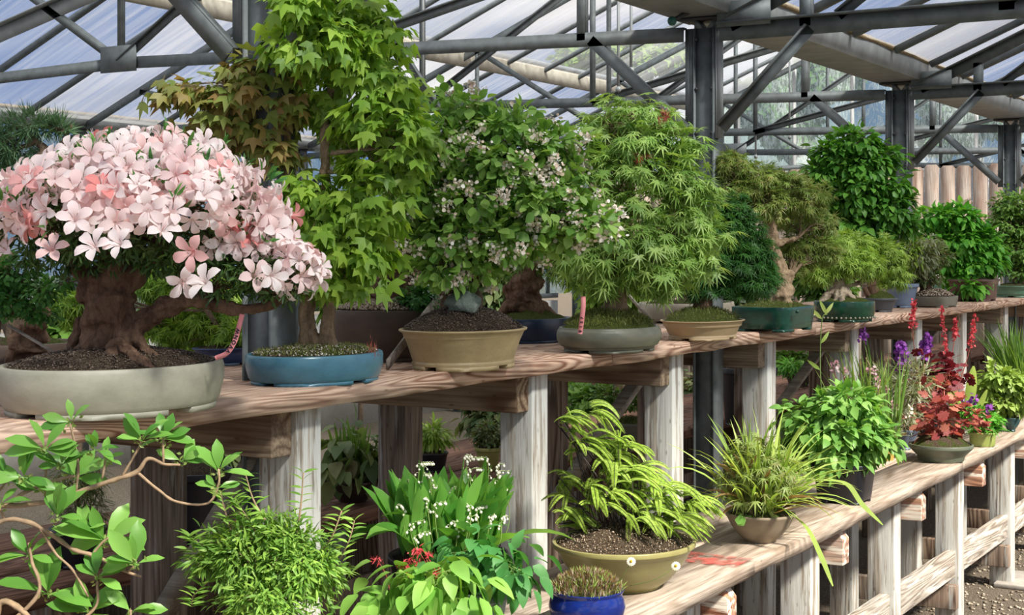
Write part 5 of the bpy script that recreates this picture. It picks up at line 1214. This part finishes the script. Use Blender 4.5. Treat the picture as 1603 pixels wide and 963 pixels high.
# penstemon & grasses behind herb
K = Plant('wallflower', 'tall narrow-leaved plants with pink and white flower spikes, in a small mustard pot', 'potted plant', 1387, 722, ZL, 34, 32, q=1.0, prof='cone', mat='mustard', feet=False, soil='soil')
K.blades('grey_leaf', 60, 44, 6, lean=.9, droop=.4, spread=.7, seg=4, name='leaf_rosette')
K.blades('mid_leaf', 55, 150, 3.4, lean=.3, droop=.3, spread=1.6, seg=5, name='grassy_leaves', bias=(-.45, 0))
def spike(pl, x0, y0, x1, y1, wpx, mat, npet, stem='stemgreen', petal=5, dd=0, x_b=None, y_b=None, name='flower_spike'):
    s0 = pl.line(stem, [(x_b or x0, y_b or y0+60, dd*.5), (x0, y0, dd), (x1, y1, dd)], .8, 'flower_stem'); g = Geo(); t = rng.random(npet)
    pts = np.array([pl.p(x0+(x1-x0)*q, y0+(y1-y0)*q, dd) for q in t])+runit(npet)*(pl.m(wpx)*(1-.55*t)*rng.random(npet)**.4)[:, None]
    inst(g, T_round(4, .15, 8), pts, runit(npet), runit(npet)-D3*.3, pl.m(petal)*rng.uniform(.7, 1.2, npet)); g.make(name, M[mat], s0)
spike(K, 1382, 615, 1362, 575, 11, 'pink_petal', 90, x_b=1388, y_b=690); spike(K, 1375, 635, 1390, 605, 9, 'pink_petal', 50, x_b=1388, y_b=690)
spike(K, 1306, 580, 1310, 565, 8, 'pink_petal', 24, 'stemred', 6, x_b=1330, y_b=680); spike(K, 1322, 590, 1324, 578, 6, 'pink_petal', 14, 'stemred', 5, x_b=1340, y_b=680); spike(K, 1400, 645, 1395, 630, 8, 'pink_petal', 30, x_b=1390, y_b=690); spike(K, 1420, 650, 1424, 636, 7, 'bell_white', 30, x_b=1395, y_b=690)
g = Geo(); q = spline([K.p(1290, 690, -.2), K.p(1286, 620, -.3), K.p(1284, 560, -.3), K.p(1287, 500, -.3), K.p(1295, 492, -.3)], 6); g.tube(q, K.m(.8), 5); s0 = g.make('stalk', M['stemgreen'], K.root)
g = Geo(); inst(g, 'lance', q[[6, 10, 14, 18, 21, 23]], np.array([R3+Z3, -R3+Z3*.8, R3*.8+Z3, -R3+Z3, R3+Z3*1.2, -R3*.4+Z3]), np.repeat([-D3], 6, 0), K.m(24)); g.make('stalk_leaves', M['grass_leaf'], s0)
Lw = Plant('wallflower', 'wallflower with grey leaves and three purple flower heads in a blue-grey bowl', 'potted plant', 1416, 705, ZL, 44, 32, q=1.0, prof='bowl', mat='blue_grey', soil='soil')
Lw.leaves('thin', 'grey_leaf', [(1415, 600, 30, 36), (1395, 630, 30, 30), (1430, 630, 26, 30), (1440, 590, 22, 26), (1410, 655, 30, 20), (1385, 600, 18, 30)], 1500, 17, per=9, droop=-.2)
Lw.wood([[(1416, 690, 2), (1414, 640, 1.6), (1414, 580, 1.4)], [(1418, 690, 2), (1435, 630, 1.6), (1448, 570, 1.3)], [(1412, 690, 2), (1385, 620, 1.4), (1355, 560, 1)]], 'twig', tw=12, thick=.7, twr=.5, name='stems')
spike(Lw, 1413, 572, 1408, 536, 14, 'purple_petal', 170, petal=6.5, y_b=650); spike(Lw, 1447, 556, 1453, 524, 11, 'purple_petal', 120, petal=6.5, y_b=640, x_b=1432); spike(Lw, 1351, 530, 1352, 518, 8, 'purple_petal', 50, petal=6, x_b=1380, y_b=640)
# heuchera in tray
N1 = Plant('heuchera', 'coral and red round-leaved heuchera in a shallow grey-green tray', 'potted plant', 1473, 725, ZL, 98, 26, q=1.0, prof='tray', mat='tray_green', soil='soil_moss', mound=.8, feet=False)
N1.leaves('roundb', 'heuchera_red', [(1470, 660, 45, 14), (1440, 655, 26, 14), (1500, 668, 26, 14), (1480, 635, 34, 16), (1445, 608, 16, 10), (1478, 610, 20, 12), (1525, 648, 12, 8), (1470, 680, 44, 8)], 190, 17, per=5, droop=.2, up=.9, spread=1.2)
N1.wood([[(1473, 705, 2), (1470, 680, 1.5), (1465, 640, 1.2), (1445, 610, 1)], [(1473, 705, 2), (1495, 670, 1.4), (1525, 650, .9)], [(1473, 705, 2), (1478, 660, 1.4), (1478, 612, 1)]], 'stemred', tw=12, thick=.8, twr=.6, name='stems')
O1 = Plant('heuchera', 'dark burgundy heuchera with four tall coral red flower spikes behind the tray', 'potted plant', 1460, 700, ZL, 56, 34, q=1.0, prof='nursery', mat='black_plastic', dep=6.75)
O1.leaves('roundb', 'heuchera_dark', [(1455, 600, 30, 20), (1480, 590, 26, 20), (1460, 570, 28, 14), (1500, 585, 24, 14), (1450, 630, 30, 20), (1485, 570, 20, 12)], 260, 16, per=5, up=.7)
O1.wood([[(1460, 675, 2), (1458, 620, 1.5)]], 'stemred', tw=12, name='stems')
for (x0, y0, x1, y1) in ((1428, 515, 1431, 470), (1481, 550, 1474, 482), (1494, 530, 1496, 500), (1519, 543, 1526, 494)): spike(O1, x0, y0, x1, y1, 6.5, 'red_petal', 110, 'stemred', 4.5, x_b=1460+(x0-1460)*.5, y_b=640)
# viola pot
Q1 = Plant('viola', 'dark green viola with small mauve flowers in a lime glazed pot', 'potted plant', 1538, 700, ZL, 44, 22, q=1.0, prof='lipped', mat='lime_glaze', feet=False)
Q1.leaves('small', 'bright_leaf', [(1530, 655, 30, 16), (1550, 660, 24, 16), (1515, 640, 20, 12)], 900, 9, per=7); Q1.blades('bright_leaf', 40, 36, 3, lean=1.1, droop=1.2, spread=.8, name='trailing_leaves', bias=(.5, -.2))
for (x, y) in ((1513, 632), (1526, 628), (1548, 640)):
    g = Geo(); inst(g, T_round(4, .2, 8), Q1.p(x, y, -.03)+rng.normal(size=(14, 3))*Q1.m(3.5), runit(14), runit(14), Q1.m(7)); g.make('flower', M['purple_petal'], Q1.root)
Q1.wood([[(1538, 682, 1.5), (1530, 650, 1)], [(1538, 682, 1.5), (1515, 640, .8)], [(1538, 682, 1), (1548, 642, .8)]], 'stemgreen', branches=False, name='stems')
S1 = Plant('strap_fern', 'upright yellow-green strap-leaved fern behind the coral heuchera', 'fern', 1502, 705, ZL, 40, 26, q=1.0, prof='lipped', mat='grey_clay', dep=6.9)
for (x0, y0, x1, y1, w_) in ((1500, 680, 1470, 568, 15), (1503, 680, 1524, 573, 17), (1505, 678, 1545, 610, 10), (1498, 680, 1490, 590, 9), (1500, 678, 1478, 600, 9)):
    q = spline([S1.p(x0, y0, 0), S1.p((x0+x1)/2+4, (y0+y1)/2, -.02), S1.p(x1, y1, -.03)], 6); g = Geo(); V = []
    for i_, p0 in enumerate(q): t_ = i_/(len(q)-1); ww = S1.m(w_)/2*math.sin(math.pi*min(1, .05+t_**1.6*.93))**.7+.001; V += [p0-R3*ww, p0-D3*ww*.3, p0+R3*ww]
    g.add(V, sum([[(3*i_, 3*i_+1, 3*i_+4, 3*i_+3), (3*i_+1, 3*i_+2, 3*i_+5, 3*i_+4)] for i_ in range(len(q)-1)], [])); g.make('frond', M['strap_leaf'], S1.root)
U1 = Plant('potted_perennial', 'mound of pale lime foliage in a small dark teal bowl', 'potted plant', 1583, 676, ZL, 30, 22, q=1.0, prof='bowl', mat='teal')
U1.leaves('ovate', 'lime_leaf', [(1560, 590, 30, 18), (1580, 600, 34, 20), (1550, 610, 26, 16), (1595, 620, 26, 20), (1570, 635, 30, 16)], 1100, 13, per=7)
U1.wood([[(1583, 655, 1.6), (1575, 620, 1.2)], [(1583, 655, 1.6), (1592, 620, 1.2)]], 'stemgreen', tw=14, thick=.8, twr=.5, name='stems')
W1 = Plant('ornamental_grass', 'tuft of fine green grass at the right edge of the low bench', 'grass', 1596, 658, ZL, 50, 26, q=1.0, prof='nursery', mat='black_plastic', dep=8.3)
W1.blades('mid_leaf', 190, 95, 3, lean=.45, droop=.5, spread=.9, seg=5, name='grass_blades')
X1 = Plant('ornamental_grass', 'tuft of thin upright grass behind the herb in the black pot', 'grass', 1345, 722, ZL, 50, 26, q=1.0, prof='nursery', mat='black_plastic', dep=6.05)
X1.blades('grass_leaf', 60, 135, 2.8, lean=.35, droop=.4, spread=.9, seg=5, name='grass_blades')

# ================================================================== far side low bench
def bk(name, label, cx, by, w_, h_, prof, mat, dep=None, **k): return Plant(name, label, 'potted plant', cx, by, ZL, w_, h_, q=1.0, prof=prof, mat=mat, dep=dep, **k)
a1 = bk('hosta', 'hosta with drooping grey-green leaves in a dark notched bowl, under the tall bench', 552, 788, 84, 34, 'bowlwide', 'dark_bowl', feet=False)
a1.leaves('ovate', 'dull_leaf', [(550, 710, 44, 26), (530, 730, 30, 22, -.04), (575, 725, 30, 22, -.04), (550, 690, 36, 16)], 170, 34, per=5, droop=.8, rmin=.4); a1.blades('mid_leaf', 44, 85, 7, lean=.3, droop=.3, name='upright_leaves')
for i in range(22):
    an = i*2*math.pi/22; g = Geo(); g.ball((a1.c[0]+math.cos(an)*a1.W*.99, a1.c[1]+math.sin(an)*a1.L*.99, ZL+a1.h*.97), .007, 6, 4); g.make('rim_knob', M['dark_bowl'], a1.pot)
a2 = bk('potted_shrub', 'small bushy plant in a yellow-green glazed pot, seen between the bench posts', 764, 738, 42, 36, 'cone', 'yellow_green')
a2.leaves('small', 'dull_leaf', [(764, 680, 26, 22)], 700, 9, per=7); a2.wood([[(764, 705, 3), (764, 680, 2)]], 'bark_dark', tw=14)
a3 = bk('potted_shrub', 'feathery light green plant in a black pot, between two posts left of the yellow-green pot', 672, 742, 60, 30, 'nursery', 'black_plastic', dep=5.7)
a3.leaves('lance', 'yellowgreen_leaf', [(675, 685, 30, 24)], 700, 14, per=7)
a4 = bk('bonsai', 'mossy low planting in an olive bowl glimpsed above the maidenhair fern', 985, 690, 64, 44, 'bowlwide', 'olive_clay', dep=6.3, soil='moss')
a4.leaves('small', 'mid_leaf', [(985, 628, 34, 12), (950, 620, 20, 18)], 900, 8, per=7); a4.tuft('mossleaf', 900, .012); a4.wood([[(960, 650, 4), (955, 630, 3)]], 'bark_dark', tw=10)
a5 = bk('planter_pot', 'big black plastic pot in the shade behind the forest grass', 1172, 700, 90, 90, 'nursery', 'black_plastic', dep=7.2)
a9 = bk('planter_pot', 'big black plastic pot added to stand in for the dark under the tall bench, left of the white post', 300, 838, 130, 110, 'nursery', 'black_plastic', dep=4.35)  # added black pot, makes the gap under the bench read as dark
a6 = bk('potted_shrub', 'small green plant in a brown pot, between posts behind the herb', 1250, 612, 44, 22, 'cone', 'brown_clay', dep=9.2)
a6.leaves('lance', 'bright_leaf', [(1240, 575, 24, 12), (1255, 585, 20, 10)], 500, 10, per=7)
a7 = bk('potted_shrub', 'dull fine-leaved shrub under the tall bench at the lower left', 122, 905, 90, 60, 'nursery', 'black_plastic', dep=4.0)
a7.leaves('thin', 'dull_leaf', [(120, 745, 52, 40), (130, 800, 44, 40)], 2600, 14, per=9); a7.wood([[(122, 850, 3), (122, 760, 2)]], 'bark', tw=22)
a8 = bk('bonsai', 'shadowed conical bonsai in a brown pot behind the maidenhair fern stems', 945, 800, 60, 70, 'cone', 'oxblood', dep=5.2)
a8.leaves('small', 'dull_leaf', [(945, 705, 26, 20)], 300, 9, per=7); a8.wood([[(945, 735, 3), (945, 705, 2)]], 'bark_dark', tw=8)

# ------------------------------------------------------------------ trees outside
def tree(label, px, py, dep, hpx, wpx, mat, n=5200, lp=.16):
    c0 = P(px, py, dep); t = empty('tree', (c0[0], c0[1], 0), label, 'tree', None); g = Geo(); rx, rz = wpx*dep/F, hpx*dep/F
    nb = 9; cs_ = c0+rng.normal(size=(nb, 3))*[rx*.45, rx*.45, rz*.4]; k_ = rng.integers(0, nb, n); U = runit(n)
    pts = cs_[k_]+U*np.array([rx*.55, rx*.55, rz*.45])*rng.random((n, 1))**.35; inst(g, 'ovate', pts, U+runit(n)*.8-[0, 0, .3], U+[0, 0, .6], lp*rng.uniform(.7, 1.2, n)); g.make('crown', M[mat], t)
    g = Geo(); g.tube(spline([(c0[0], c0[1], 0), (c0[0]+.1, c0[1], c0[2]*.5), c0], 5), np.linspace(.18, .06, 11), 8, wob=.3)
    for q in cs_: g.tube(spline([c0-[0, 0, rz*.5], (c0+q)/2, q], 4), .03, 5)
    g.make('trunk', M['bark'], t, smooth=True)
tree('light green tree outside, seen through the roof glass left of the second column', 985, 92, 26, 30, 75, 'yellowgreen_leaf', 3600, .22)
tree('green tree outside beyond the end wall, left of the tall dark bonsai', 1235, 150, 30, 70, 60, 'mid_leaf', 4000, .25)
tree('green tree outside beyond the end wall, left of the fourth column', 1530, 200, 28, 40, 60, 'mid_leaf', 3000, .25)
